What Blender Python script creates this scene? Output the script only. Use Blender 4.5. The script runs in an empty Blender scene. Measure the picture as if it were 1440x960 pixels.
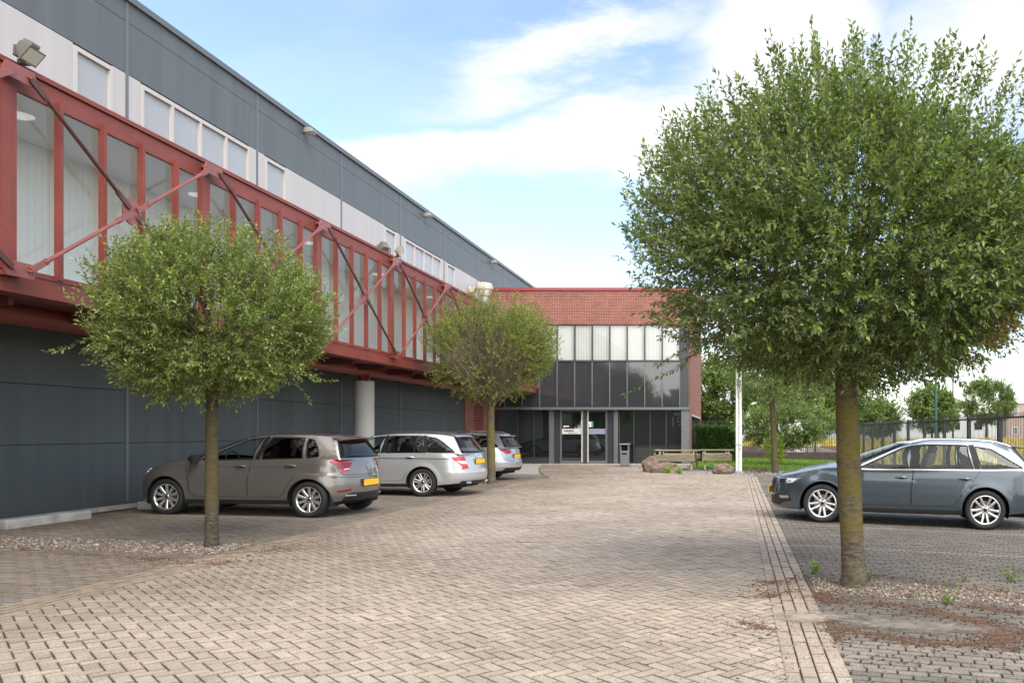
import bpy, bmesh, math, random
import numpy as np
from mathutils import Vector, Matrix
from mathutils.geometry import delaunay_2d_cdt

R = math.radians
scene = bpy.context.scene
COL = scene.collection

# ------------------------------------------------------------------ camera
cam_d = bpy.data.cameras.new("camera")
cam = bpy.data.objects.new("camera", cam_d)
COL.objects.link(cam)
cam.location = (0, 0, 1.5)
cam.rotation_euler = (R(90), 0, 0)
cam_d.sensor_width = 36
cam_d.lens = 28.75
cam_d.shift_x = -0.218
cam_d.shift_y = 0.0875
cam_d.clip_start = 0.05
cam_d.clip_end = 3000
scene.camera = cam

# ------------------------------------------------------------------ sky, sun, exposure
SUN_DIR = Vector((0.50, -0.72, 1.12)).normalized()      # towards the sun
SUN_EL = math.asin(SUN_DIR.z)
SUN_AZ = math.atan2(SUN_DIR.x, SUN_DIR.y)
world = bpy.data.worlds.new("World")
scene.world = world
world.use_nodes = True
wn, wl = world.node_tree.nodes, world.node_tree.links
wn.clear()
def wnode(t, **kw):
    n = wn.new(t)
    for k, v in kw.items():
        setattr(n, k, v)
    return n
w_out = wnode('ShaderNodeOutputWorld')
w_bg = wnode('ShaderNodeBackground')
w_bg.inputs[1].default_value = 0.10
wl.new(w_bg.outputs[0], w_out.inputs[0])
sky = wnode('ShaderNodeTexSky', sky_type='NISHITA')
sky.sun_disc = False
sky.sun_elevation = SUN_EL
sky.sun_rotation = SUN_AZ
sky.altitude = 0
sky.air_density = 1.0
sky.dust_density = 0.6
sky.ozone_density = 1.0
SKY_GAIN = 1.75
CLOUD = (6.0, 6.1, 6.25)
geo = wnode('ShaderNodeTexCoord')
sep = wnode('ShaderNodeSeparateXYZ')
wl.new(geo.outputs['Generated'], sep.inputs[0])
def wmath(op, a, b=None, clamp=False):
    n = wnode('ShaderNodeMath', operation=op, use_clamp=clamp)
    for i, v in enumerate((a, b)):
        if v is None: continue
        if isinstance(v, (int, float)): n.inputs[i].default_value = v
        else: wl.new(v, n.inputs[i])
    return n.outputs[0]
ay = wmath('ADD', wmath('ABSOLUTE', sep.outputs[1]), 0.12)
cu = wmath('DIVIDE', sep.outputs[0], ay)
cv = wmath('DIVIDE', sep.outputs[2], ay)
comb = wnode('ShaderNodeCombineXYZ')
wl.new(cu, comb.inputs[0]); wl.new(cv, comb.inputs[1])
# wind-drawn distortion of the cloud shapes
nz = wnode('ShaderNodeTexNoise'); nz.inputs['Scale'].default_value = 5.5; nz.inputs['Detail'].default_value = 7
nz.inputs['Roughness'].default_value = 0.6
stretch = wnode('ShaderNodeMapping'); stretch.inputs['Rotation'].default_value = (0, 0, R(-14)); stretch.inputs['Scale'].default_value = (0.55, 1.5, 1)
wl.new(comb.outputs[0], stretch.inputs[0]); wl.new(stretch.outputs[0], nz.inputs['Vector'])
sub = wnode('ShaderNodeVectorMath', operation='SUBTRACT'); sub.inputs[1].default_value = (.5, .5, .5)
wl.new(nz.outputs['Color'], sub.inputs[0])
scl = wnode('ShaderNodeVectorMath', operation='SCALE'); scl.inputs['Scale'].default_value = 0.20
wl.new(sub.outputs[0], scl.inputs[0])
addv = wnode('ShaderNodeVectorMath', operation='ADD')
wl.new(comb.outputs[0], addv.inputs[0]); wl.new(scl.outputs[0], addv.inputs[1])
blobs = [  # centre (u, v), radii, tilt, weight: cloud banks by sky direction
    (-0.36, 0.290, 0.30, 0.062, 6, 1.0),
    (-0.12, 0.325, 0.30, 0.072, 9, 1.05),
    (0.06, 0.44, 0.18, 0.13, 34, 1.05),
    (-0.18, 0.405, 0.26, 0.040, 13, 0.62),
    (0.30, 0.42, 0.34, 0.12, 10, 0.62),
    (-0.75, 0.36, 0.30, 0.06, 8, 0.55),
    (0.9, 0.9, 0.7, 0.35, 20, 1.0),
    (-1.4, 1.2, 0.9, 0.30, 15, 0.8),
]
acc = None
for (bu, bv, ra, rb, rot, wgt) in blobs:
    mp = wnode('ShaderNodeMapping', vector_type='TEXTURE')
    mp.inputs['Location'].default_value = (bu, bv, 0)
    mp.inputs['Rotation'].default_value = (0, 0, R(rot))
    mp.inputs['Scale'].default_value = (ra, rb, 1)
    wl.new(addv.outputs[0], mp.inputs[0])
    gr = wnode('ShaderNodeTexGradient', gradient_type='SPHERICAL')
    wl.new(mp.outputs[0], gr.inputs[0])
    m = wmath('MULTIPLY', gr.outputs['Fac'], wgt)
    acc = m if acc is None else wmath('MAXIMUM', acc, m)
nz2 = wnode('ShaderNodeTexNoise'); nz2.inputs['Scale'].default_value = 3.2; nz2.inputs['Detail'].default_value = 8
nz2.inputs['Roughness'].default_value = 0.62
wl.new(stretch.outputs[0], nz2.inputs['Vector'])
thin = wmath('MULTIPLY', wmath('SUBTRACT', nz2.outputs['Fac'], 0.42), 0.9, clamp=True)
horizon = wmath('MULTIPLY', wmath('SUBTRACT', 0.22, sep.outputs[2]), 3.4, clamp=True)
body = wnode('ShaderNodeMapRange', interpolation_type='SMOOTHSTEP')
body.inputs['From Min'].default_value = 0.06; body.inputs['From Max'].default_value = 0.60
wl.new(acc, body.inputs['Value'])
cm = wmath('ADD', wmath('MAXIMUM', body.outputs[0], wmath('MULTIPLY', horizon, 0.85)), thin, clamp=True)
skyg = wnode('ShaderNodeVectorMath', operation='MULTIPLY'); skyg.inputs[1].default_value = (SKY_GAIN * 1.05, SKY_GAIN, SKY_GAIN * 0.95)
wl.new(sky.outputs[0], skyg.inputs[0])
mixc = wnode('ShaderNodeMix', data_type='RGBA')
wl.new(cm, mixc.inputs[0]); wl.new(skyg.outputs[0], mixc.inputs[6])
mixc.inputs[7].default_value = (*CLOUD, 1)
# unseen bright cloud deck added behind the viewer as frontal fill light
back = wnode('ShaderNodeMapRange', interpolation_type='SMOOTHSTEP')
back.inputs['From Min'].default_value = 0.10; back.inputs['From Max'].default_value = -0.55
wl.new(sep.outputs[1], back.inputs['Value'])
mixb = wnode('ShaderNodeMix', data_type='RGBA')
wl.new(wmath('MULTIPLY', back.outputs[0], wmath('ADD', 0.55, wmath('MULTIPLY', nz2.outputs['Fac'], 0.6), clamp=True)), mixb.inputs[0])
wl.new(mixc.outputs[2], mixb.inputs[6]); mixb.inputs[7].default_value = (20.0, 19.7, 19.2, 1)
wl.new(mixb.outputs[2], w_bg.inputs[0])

sun_d = bpy.data.lights.new("sun", 'SUN')
sun_d.energy = 1.35
sun_d.angle = R(32)
sun_d.color = (1.0, 0.95, 0.88)
sun = bpy.data.objects.new("sun", sun_d)
COL.objects.link(sun)
sun.rotation_euler = SUN_DIR.to_track_quat('Z', 'Y').to_euler()
scene.view_settings.view_transform = 'Standard'
scene.view_settings.look = 'None'
scene.view_settings.gamma = 1
scene.view_settings.use_curve_mapping = False
scene.view_settings.exposure = 0.9
scene.render.engine = 'CYCLES'
scene.cycles.max_bounces = 8
scene.cycles.transparent_max_bounces = 24
scene.cycles.use_denoising = True

# ------------------------------------------------------------------ helpers
def srgb(h):
    c = [int(h[i:i+2], 16) / 255 for i in (0, 2, 4)]
    return tuple(x / 12.92 if x <= .04045 else ((x + .055) / 1.055) ** 2.4 for x in c)

_m = {}
def pm(name, col, rough=0.6, metal=0.0, var=0.0, vscale=3.0, bump=0.0, bscale=40.0, coat=0.0, spec=0.5, detail=4, liner=None, stretch3=None):
    """Principled material with soft colour variation and bump from noise in object space."""
    if name in _m: return _m[name]
    m = bpy.data.materials.new(name); m.use_nodes = True
    n, l = m.node_tree.nodes, m.node_tree.links
    b = n['Principled BSDF']
    b.inputs['Base Color'].default_value = (*col, 1)
    b.inputs['Roughness'].default_value = rough
    b.inputs['Metallic'].default_value = metal
    b.inputs['Coat Weight'].default_value = coat
    b.inputs['Coat Roughness'].default_value = 0.03
    b.inputs['Specular IOR Level'].default_value = spec
    tc = n.new('ShaderNodeTexCoord')
    src = tc.outputs['Object']
    if stretch3:
        mp = n.new('ShaderNodeMapping'); mp.inputs['Scale'].default_value = stretch3
        l.new(src, mp.inputs[0]); src = mp.outputs[0]
    if var > 0:
        t = n.new('ShaderNodeTexNoise'); t.inputs['Scale'].default_value = vscale; t.inputs['Detail'].default_value = detail
        l.new(src, t.inputs['Vector'])
        r = n.new('ShaderNodeMapRange'); r.inputs['From Min'].default_value = .25; r.inputs['From Max'].default_value = .75
        r.inputs['To Min'].default_value = 1 - var; r.inputs['To Max'].default_value = 1 + var
        l.new(t.outputs['Fac'], r.inputs['Value'])
        mul = n.new('ShaderNodeVectorMath'); mul.operation = 'SCALE'; mul.inputs[0].default_value = col
        l.new(r.outputs[0], mul.inputs['Scale'])
        l.new(mul.outputs[0], b.inputs['Base Color'])
        rr = n.new('ShaderNodeMapRange'); rr.inputs['To Min'].default_value = max(0, rough - .08); rr.inputs['To Max'].default_value = min(1, rough + .08)
        l.new(t.outputs['Fac'], rr.inputs['Value']); l.new(rr.outputs[0], b.inputs['Roughness'])
    if bump > 0:
        t2 = n.new('ShaderNodeTexNoise'); t2.inputs['Scale'].default_value = bscale; t2.inputs['Detail'].default_value = 3
        l.new(src, t2.inputs['Vector'])
        bp = n.new('ShaderNodeBump'); bp.inputs['Strength'].default_value = bump; bp.inputs['Distance'].default_value = 0.02
        l.new(t2.outputs['Fac'], bp.inputs['Height']); l.new(bp.outputs[0], b.inputs['Normal'])
    if liner is not None:     # the unpainted inner face of sheet metal
        g = n.new('ShaderNodeNewGeometry'); d = n.new('ShaderNodeBsdfDiffuse'); d.inputs[0].default_value = (*liner, 1)
        mx = n.new('ShaderNodeMixShader')
        l.new(g.outputs['Backfacing'], mx.inputs[0]); l.new(b.outputs[0], mx.inputs[1]); l.new(d.outputs[0], mx.inputs[2])
        l.new(mx.outputs[0], n['Material Output'].inputs[0])
    _m[name] = m
    return m

def glass(name, tint, ior=1.5, rough=0.0, gain=1.0):
    if name in _m: return _m[name]
    m = bpy.data.materials.new(name); m.use_nodes = True
    n, l = m.node_tree.nodes, m.node_tree.links
    n.remove(n['Principled BSDF'])
    tr = n.new('ShaderNodeBsdfTransparent'); tr.inputs[0].default_value = (*tint, 1)
    gl = n.new('ShaderNodeBsdfGlossy'); gl.inputs['Roughness'].default_value = rough
    fr = n.new('ShaderNodeFresnel'); fr.inputs[0].default_value = ior
    mu = n.new('ShaderNodeMath'); mu.operation = 'MULTIPLY'; mu.use_clamp = True; mu.inputs[1].default_value = gain
    l.new(fr.outputs[0], mu.inputs[0])
    # the far face of a pane only lets light through: one reflection per pane
    ge = n.new('ShaderNodeNewGeometry'); ff = n.new('ShaderNodeMath'); ff.operation = 'SUBTRACT'; ff.inputs[0].default_value = 1.0
    l.new(ge.outputs['Backfacing'], ff.inputs[1])
    m2 = n.new('ShaderNodeMath'); m2.operation = 'MULTIPLY'; l.new(mu.outputs[0], m2.inputs[0]); l.new(ff.outputs[0], m2.inputs[1]); mu = m2
    mx = n.new('ShaderNodeMixShader')
    l.new(mu.outputs[0], mx.inputs[0]); l.new(tr.outputs[0], mx.inputs[1]); l.new(gl.outputs[0], mx.inputs[2])
    l.new(mx.outputs[0], n['Material Output'].inputs[0])
    _m[name] = m
    return m

def tag(o, label=None, cat=None, group=None, kind=None):
    if label: o['label'] = label
    if cat: o['category'] = cat
    if group: o['group'] = group
    if kind: o['kind'] = kind
    return o

def empty(name, loc=(0, 0, 0), rz=0.0, parent=None):
    o = bpy.data.objects.new(name, None); COL.objects.link(o)
    o.location = loc; o.rotation_euler = (0, 0, rz); o.empty_display_size = .2
    if parent: o.parent = parent
    return o

class MB:
    """collects polygons of one mesh"""
    def __init__(s): s.v = []; s.f = []; s.mi = []
    def add(s, vs, fs, mi=0):
        k = len(s.v); s.v += [tuple(p) for p in vs]
        s.f += [tuple(i + k for i in f) for f in fs]; s.mi += [mi] * len(fs)
    def box(s, x0, x1, y0, y1, z0, z1, mi=0):
        s.add([(x0,y0,z0),(x1,y0,z0),(x1,y1,z0),(x0,y1,z0),(x0,y0,z1),(x1,y0,z1),(x1,y1,z1),(x0,y1,z1)],
              [(3,2,1,0),(4,5,6,7),(0,1,5,4),(1,2,6,5),(2,3,7,6),(3,0,4,7)], mi)
    def obox(s, c, ax, ay, az, mi=0):
        c = Vector(c); ax = Vector(ax); ay = Vector(ay); az = Vector(az)
        P = [c + sx*ax + sy*ay + sz*az for sz in (-1,1) for (sx,sy) in ((-1,-1),(1,-1),(1,1),(-1,1))]
        s.add(P, [(3,2,1,0),(4,5,6,7),(0,1,5,4),(1,2,6,5),(2,3,7,6),(3,0,4,7)], mi)
    def bar(s, p, q, w, h=None, mi=0, up=(0,0,1)):
        p = Vector(p); q = Vector(q); d = (q - p); L = d.length; d.normalize(); up = Vector(up)
        if abs(d.dot(up)) > .98: up = Vector((0,1,0)) if abs(d.y) < .9 else Vector((1,0,0))
        a = d.cross(up).normalized(); b = a.cross(d)
        s.obox((p+q)/2, d*L/2, a*w/2, b*(h or w)/2, mi)
    def tube(s, pts, rad, n=8, mi=0, cap=True):
        pts = [Vector(p) for p in pts]
        if not hasattr(rad, '__len__'): rad = [rad]*len(pts)
        rad = [float(x) for x in rad]
        k = len(s.v); prev = None
        for i, p in enumerate(pts):
            d = (pts[min(i+1,len(pts)-1)] - pts[max(i-1,0)]).normalized()
            if prev is None:
                a = d.cross(Vector((0,0,1)));
                if a.length < .05: a = d.cross(Vector((0,1,0)))
            else: a = prev - d*prev.dot(d)
            a.normalize(); prev = a; b = d.cross(a)
            for j in range(n):
                t = 2*math.pi*j/n
                s.v.append(tuple(p + rad[i]*(math.cos(t)*a + math.sin(t)*b)))
        for i in range(len(pts)-1):
            for j in range(n):
                j2 = (j+1) % n
                s.f.append((k+i*n+j, k+i*n+j2, k+(i+1)*n+j2, k+(i+1)*n+j)); s.mi.append(mi)
        if cap:
            s.f.append(tuple(k+j for j in reversed(range(n)))); s.mi.append(mi)
            e = k+(len(pts)-1)*n
            s.f.append(tuple(e+j for j in range(n))); s.mi.append(mi)
    def lathe(s, prof, c=(0,0,0), axis='z', n=24, mi=0, closed=False):
        c = Vector(c); k = len(s.v)
        for (r, h) in prof:
            for j in range(n):
                t = 2*math.pi*j/n; a, b = r*math.cos(t), r*math.sin(t)
                p = {'z': (a,b,h), 'y': (a,h,-b), 'x': (h,a,b)}[axis]
                s.v.append(tuple(c + Vector(p)))
        m = len(prof)
        for i in range(m if closed else m-1):
            i2 = (i+1) % m
            for j in range(n):
                j2 = (j+1) % n
                s.f.append((k+i*n+j, k+i*n+j2, k+i2*n+j2, k+i2*n+j)); s.mi.append(mi)
    def prism(s, poly, z0, z1, plane='xy', mi=0):
        """extruded polygon; plane names the two polygon axes, the third is the extrusion"""
        n = len(poly)
        def P(a, b, h): return {'xy': (a,b,h), 'xz': (a,h,b), 'yz': (h,a,b)}[plane]
        vs = [P(a,b,z0) for a,b in poly] + [P(a,b,z1) for a,b in poly]
        fs = [tuple(reversed(range(n))), tuple(range(n,2*n))] + [(i,(i+1)%n,n+(i+1)%n,n+i) for i in range(n)]
        s.add(vs, fs, mi)
    def build(s, name, mats, parent=None, smooth=False, bevel=0.0, segs=2, fix=True, angle=35):
        me = bpy.data.meshes.new(name)
        me.from_pydata(s.v, [], s.f)
        if fix or bevel:
            bm = bmesh.new(); bm.from_mesh(me)
            bmesh.ops.recalc_face_normals(bm, faces=bm.faces)
            bm.to_mesh(me); bm.free()
        if not isinstance(mats, (list, tuple)): mats = [mats]
        for m in mats: me.materials.append(m)
        if len(mats) > 1:
            me.polygons.foreach_set('material_index', s.mi)
        o = bpy.data.objects.new(name, me); COL.objects.link(o)
        if parent: o.parent = parent
        if bevel:
            md = o.modifiers.new('bevel', 'BEVEL'); md.width = bevel; md.segments = segs; md.limit_method = 'ANGLE'; md.angle_limit = R(40)
            md.harden_normals = False
        if smooth:
            me.polygons.foreach_set('use_smooth', [True]*len(me.polygons))
            me.set_sharp_from_angle(angle=R(angle))
        return o

def raw_mesh(name, verts, faces, mats, parent=None, attrs=None, smooth=False):
    """numpy arrays to a mesh; faces is (n, k)"""
    me = bpy.data.meshes.new(name)
    verts = np.asarray(verts, np.float32); faces = np.asarray(faces, np.int32)
    nf, k = faces.shape
    me.vertices.add(len(verts)); me.vertices.foreach_set('co', verts.ravel())
    me.loops.add(nf*k); me.loops.foreach_set('vertex_index', faces.ravel())
    me.polygons.add(nf); me.polygons.foreach_set('loop_start', np.arange(0, nf*k, k, dtype=np.int32))
    if not isinstance(mats, (list, tuple)): mats = [mats]
    for m in mats: me.materials.append(m)
    if attrs:
        for an, (typ, data) in attrs.items():
            if an == 'material_index': me.polygons.foreach_set('material_index', np.asarray(data, np.int32)); continue
            a = me.attributes.new(an, typ, 'POINT')
            a.data.foreach_set('color' if typ == 'FLOAT_COLOR' else 'value', np.asarray(data, np.float32).ravel())
    me.update(calc_edges=True); me.validate()
    me.polygons.foreach_set('use_smooth', np.full(nf, bool(smooth)))
    o = bpy.data.objects.new(name, me); COL.objects.link(o)
    if parent: o.parent = parent
    return o

def copy_tree(o, parent=None):
    c = o.copy(); COL.objects.link(c)
    if parent: c.parent = parent
    for ch in list(o.children): copy_tree(ch, c)
    return c

F = 1150.0
def zg(x):
    """the bays fall gently to the drains: up towards the hall, down towards the fence"""
    return np.where(np.asarray(x) > .7, -.028*(np.clip(x, .7, 7.5)-.7), np.where(np.asarray(x) < -6.3, .015*(-6.3-np.clip(x, -11.4, -6.3)), 0.0))

def on_ground(px, py, h=0.0):
    """surveyed point: where the ground (or a height h over it) is met along a measured bearing"""
    z = 0.0
    for _ in range(6):
        y = F*(1.5 - z - h)/(py - 606.0); x = (px - 1034.0)*y/F; z = float(zg(x))
    return (x, y)
# ================================================================== buildings
W_, B_, P_P = 11.4, 8.9, 10.1        # hall wall, bridge face, bridge pipe: distance left of the camera line
def clad(name, col, rough=.5, var=.06):
    m = pm(name, col, rough, 0.0, var=var, vscale=.8, spec=.35, stretch3=(1, 5, .22), detail=8)
    return m
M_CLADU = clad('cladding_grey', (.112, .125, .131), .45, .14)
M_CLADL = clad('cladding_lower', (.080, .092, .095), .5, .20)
M_STRIP = clad('cladding_pale', (.475, .455, .448), .45, .06)
M_JOINT = pm('cladding_joint', (.15, .16, .172), .4, .2)
M_FRAMEW = pm('pale_frame', (.51, .485, .46), .4)
M_BLIND = pm('drawn_blind', (.36, .37, .38), .25, var=.03, vscale=2, coat=.35)
M_BACK = pm('shadow_gap', (.015, .015, .015), .9)
M_CONC = pm('concrete', (.40, .375, .34), .9, var=.22, vscale=2.5, bump=.35, bscale=30)
M_CONCL = pm('concrete_pale', (.40, .375, .335), .9, var=.4, vscale=4, bump=.3, bscale=40)
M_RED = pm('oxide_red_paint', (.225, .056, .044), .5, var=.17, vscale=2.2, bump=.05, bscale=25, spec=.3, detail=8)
M_RED2 = pm('oxide_red_rod', (.25, .075, .062), .38, var=.12, vscale=3, coat=.15)
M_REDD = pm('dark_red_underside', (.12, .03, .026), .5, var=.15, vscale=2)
M_BROWN = pm('dark_brown_rod', (.095, .034, .027), .45, var=.2, vscale=4)
M_WHITE = pm('white_interior', (.85, .85, .83), .75)
M_CEIL = pm('ceiling_tiles', (.74, .73, .72), .8)
M_GLASSB = glass('bridge_glass', (.95, .96, .95), 1.5, 0.0, 1.0)
M_ANTH = pm('anthracite_frame', (.055, .058, .064), .4, .3)
M_ANTHL = pm('grey_frame', (.16, .165, .17), .38, .4)
M_ALU = pm('aluminium', (.52, .52, .50), .32, .8)
M_STEELF = pm('galvanised', (.36, .37, .38), .5, .6, var=.1, vscale=8)

def brick_mat(name, c1, c2, mortar):
    m = bpy.data.materials.new(name); m.use_nodes = True
    n, l = m.node_tree.nodes, m.node_tree.links; p = n['Principled BSDF']; p.inputs['Roughness'].default_value = .88; p.inputs['Specular IOR Level'].default_value = .2
    tc = n.new('ShaderNodeTexCoord'); sp = n.new('ShaderNodeSeparateXYZ'); l.new(tc.outputs['Object'], sp.inputs[0])
    ad = n.new('ShaderNodeMath'); ad.operation = 'ADD'; l.new(sp.outputs[0], ad.inputs[0]); l.new(sp.outputs[1], ad.inputs[1])
    cb = n.new('ShaderNodeCombineXYZ'); l.new(ad.outputs[0], cb.inputs[0]); l.new(sp.outputs[2], cb.inputs[1])
    b = n.new('ShaderNodeTexBrick'); b.inputs['Color1'].default_value = (*c1, 1); b.inputs['Color2'].default_value = (*c2, 1); b.inputs['Mortar'].default_value = (*mortar, 1)
    b.inputs['Scale'].default_value = 1; b.inputs['Brick Width'].default_value = .22; b.inputs['Row Height'].default_value = .068; b.inputs['Mortar Size'].default_value = .008; b.inputs['Bias'].default_value = -.1
    l.new(cb.outputs[0], b.inputs['Vector'])
    t = n.new('ShaderNodeTexNoise'); t.inputs['Scale'].default_value = 2.2; t.inputs['Detail'].default_value = 6; l.new(tc.outputs['Object'], t.inputs['Vector'])
    r = n.new('ShaderNodeMapRange'); r.inputs['To Min'].default_value = .72; r.inputs['To Max'].default_value = 1.28; l.new(t.outputs['Fac'], r.inputs['Value'])
    s = n.new('ShaderNodeVectorMath'); s.operation = 'SCALE'; l.new(b.outputs['Color'], s.inputs[0]); l.new(r.outputs[0], s.inputs['Scale']); l.new(s.outputs[0], p.inputs['Base Color'])
    bp = n.new('ShaderNodeBump'); bp.inputs['Strength'].default_value = .5; bp.inputs['Distance'].default_value = .01; bp.invert = True
    l.new(b.outputs['Fac'], bp.inputs['Height']); l.new(bp.outputs[0], p.inputs['Normal'])
    return m
M_BRICK = brick_mat('red_brick', (.262, .076, .055), (.185, .050, .038), (.36, .28, .235))

# ------------------------------------------------------------------ the big hall
hall = empty('warehouse_hall', (-W_, 20, 0)); tag(hall, 'long dark grey clad hall with a pale window band high on its wall', 'warehouse')
def hpart(mb, name, mat, parent=hall, **k):
    for i, p in enumerate(mb.v): mb.v[i] = (p[0]+W_, p[1]-20, p[2])     # into the hall's own frame
    return mb.build(name, mat, parent, **k)
Y0, Y1, MOD, JY = -14.0, 62.0, 4.17, 15.32
joints = [JY + MOD*i for i in range(-8, 12)]
joints = [y for y in joints if Y0 < y < Y1]
ys = [Y0] + joints + [Y1]
zl = [.19, 1.28, 2.26, 3.25, 4.25, 5.25, 6.1]
zu = [8.19, 9.16, 9.60]
zb_ = .07
m = MB(); m.box(-40, -W_-.06, Y0, Y1, -.2, 9.6); hpart(m, 'core', M_BACK)
def rows(zs, name, mat, g=.010):
    m = MB()
    for a, b_ in zip(ys[:-1], ys[1:]):
        for c, d in zip(zs[:-1], zs[1:]):
            m.box(-W_-.05, -W_, a+.03, b_-.03, c+g/2, d-g/2)
    return hpart(m, name, mat)
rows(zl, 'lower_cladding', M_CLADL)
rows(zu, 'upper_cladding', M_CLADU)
m = MB()
for y in joints: m.box(-W_-.05, -W_+.012, y-.034, y+.034, .18, 9.59)
hpart(m, 'joint_covers', M_JOINT)
m = MB(); m.box(-40, -W_+.06, Y0, Y1, 9.60, 9.66); m.box(-W_-.2, -W_+.06, Y0, Y1, 9.54, 9.60); hpart(m, 'roof_edge', M_ANTHL)
m = MB(); m.box(-W_-.05, -W_+.03, Y0, Y1, .145, .195); hpart(m, 'base_flashing', M_CLADL)
m = MB(); m.box(-W_-.04, -W_+.07, Y0, 34.4, -.1, .143); hpart(m, 'plinth', M_CONCL)
# pale band with its windows (spans measured along the wall)
wins = []
for base in (JY-MOD*3*2, JY-MOD*3, JY, JY+MOD*3, JY+MOD*6, JY+MOD*9):
    wins += [(base-1.24, base-.36, 1), (base+.36, base+3.86, 4), (base+4.50, base+5.42, 1)]
m = MB(); zs0, zs1 = 6.11, 8.18
for a, b_ in zip(ys[:-1], ys[1:]):
    cur = a+.03; ws_ = sorted([w for w in wins if a < (w[0]+w[1])/2 < b_])
    for w0, w1, nn in ws_:
        m = MB(); m.box(-W_-.05, -W_, cur, w0-.006, zs0, zs1); cur = w1+.006; hpart(m, 'pale_cladding', M_STRIP)
    m = MB(); m.box(-W_-.05, -W_, cur, b_-.03, zs0, zs1); hpart(m, 'pale_cladding', M_STRIP)
for w0, w1, nn in wins:
    if w0 < Y0+1 or w1 > Y1-1: continue
    f = MB(); t = .07; ztp = 8.15
    f.box(-W_-.06, -W_+.022, w0, w0+t, 6.13, ztp); f.box(-W_-.06, -W_+.022, w1-t, w1, 6.13, ztp)
    f.box(-W_-.06, -W_+.022, w0+t, w1-t, ztp-.08, ztp); f.box(-W_-.06, -W_+.03, w0+t, w1-t, 6.13, 6.20)
    pw = (w1-w0)/nn
    for i in range(1, nn): f.box(-W_-.06, -W_+.018, w0+pw*i-t/2, w0+pw*i+t/2, 6.20, ztp-.08)
    fo = hpart(f, 'window', M_FRAMEW)
    for i in range(nn):
        g = MB(); a = w0+pw*i+(t if i == 0 else t/2); b_ = w0+pw*(i+1)-(t if i == nn-1 else t/2)
        g.box(-W_-.045, -W_-.035, a, b_, 6.20, ztp-.08); hpart(g, 'pane', M_BLIND, fo)
# brick return where the hall meets the entrance block
# ------------------------------------------------------------------ wall lamps
def wall_lamp(y, z, label):
    r = empty('wall_lamp', (-W_, y, z)); r.scale = (.72, .72, .72); tag(r, label, 'lamp', 'small lamps high on the hall wall')
    a = MB(); a.box(0, .10, -.06, .06, -.06, .06); a.build('bracket', M_STEELF, r)
    b_ = MB(); b_.prism([(.10, -.10), (.40, -.07), (.42, .02), (.30, .09), (.10, .09)], -.16, .16, 'xz'); b_.build('housing', pm('lamp_housing', (.33, .33, .31), .5, .3), r, bevel=.015)
    c = MB(); c.box(.13, .38, -.13, .13, -.112, -.100); c.build('lens', pm('lamp_lens', (.55, .55, .5), .2), r)
wall_lamp(13110/607, 9.42, 'small wall lamp on the hall, the one nearest the camera')
wall_lamp(13110/438, 9.40, 'small wall lamp on the hall, middle one of the three')
wall_lamp(13110/344, 9.38, 'small wall lamp on the hall, farthest one nearest the brick block')

# ------------------------------------------------------------------ footbridge
M_LAMPGLOW = pm('lamp_cover_glow', (.8, .8, .78), .4)
M_LAMPGLOW.node_tree.nodes['Principled BSDF'].inputs['Emission Color'].default_value = (1, .96, .9, 1)
M_LAMPGLOW.node_tree.nodes['Principled BSDF'].inputs['Emission Strength'].default_value = .2  # faint glow added to the lamp covers to brighten the bridge interior
br = empty('footbridge', (-B_, 10, 0)); tag(br, 'long glazed footbridge of red painted steel with crossed bracing rods', 'footbridge')
def bpart(mb, name, mat, parent=br, **k):
    for i, p in enumerate(mb.v): mb.v[i] = (p[0]+B_, p[1]-10, p[2])
    return mb.build(name, mat, parent, **k)
BAY = 3.726; nodes = [10.0 + BAY*k for k in range(-3, 8)]
bY0, bY1 = nodes[0]-.2, 36.55
X = -B_; XI = -W_+.14
z_fb, z_sill, z_gb, z_gt, z_ch, z_top = 3.21, 3.455, 3.525, 5.72, 5.975, 6.05
m = MB()   # lower edge beam, a channel with its lips
m.box(X-.02, X, bY0, bY1, z_fb, z_sill); m.box(X-.30, X-.02, bY0, bY1, z_fb, z_fb+.02); m.box(X-.30, X+.012, bY0, bY1, z_sill, z_sill+.02)
bpart(m, 'edge_beam', M_RED)
m = MB(); m.box(X-.04, X-.015, bY0, bY1, z_sill+.02, z_gb); bpart(m, 'sill_rail', M_RED)
m = MB(); m.box(X-.06, X, bY0, bY1, z_gt, z_ch); bpart(m, 'top_beam', M_RED)
m = MB(); m.box(XI, X+.035, bY0, bY1, z_ch+.012, z_top); bpart(m, 'roof', M_RED)
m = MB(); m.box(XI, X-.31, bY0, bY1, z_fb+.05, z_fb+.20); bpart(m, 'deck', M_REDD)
y = bY0+.6
while y < bY1:
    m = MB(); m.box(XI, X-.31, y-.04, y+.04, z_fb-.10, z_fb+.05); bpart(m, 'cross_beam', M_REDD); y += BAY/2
m = MB(); m.box(XI, X-.10, bY0, bY1, z_fb+.20, z_fb+.24); bpart(m, 'floor', pm('pale_floor', (.42, .41, .39), .6), )
XW = -10.42
m = MB(); m.box(XW, X-.10, bY0, bY1, z_gt+.03, z_gt+.05); bpart(m, 'ceiling', M_CEIL)
m = MB(); m.box(XW-.05, XW, bY0, bY1, z_fb+.24, z_gt+.03); bpart(m, 'back_wall', M_WHITE)
m = MB()
y = bY0+.2
while y < bY1-.1: m.box(XW+.008, XW+.012, y, y+.124, z_fb+.30, z_gt-.02); y += .127
bpart(m, 'slat_blinds', pm('blind_slats', (.82, .82, .79), .7))
for k_ in range(-3, 7):
    yl = nodes[k_+3]+BAY*.27
    c = MB(); c.lathe([(0, -.012), (.16, -.012), (.175, 0)], c=(X-.75, yl, z_gt+.028), n=24); bpart(c, 'ceiling_lamp', M_LAMPGLOW)
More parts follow.
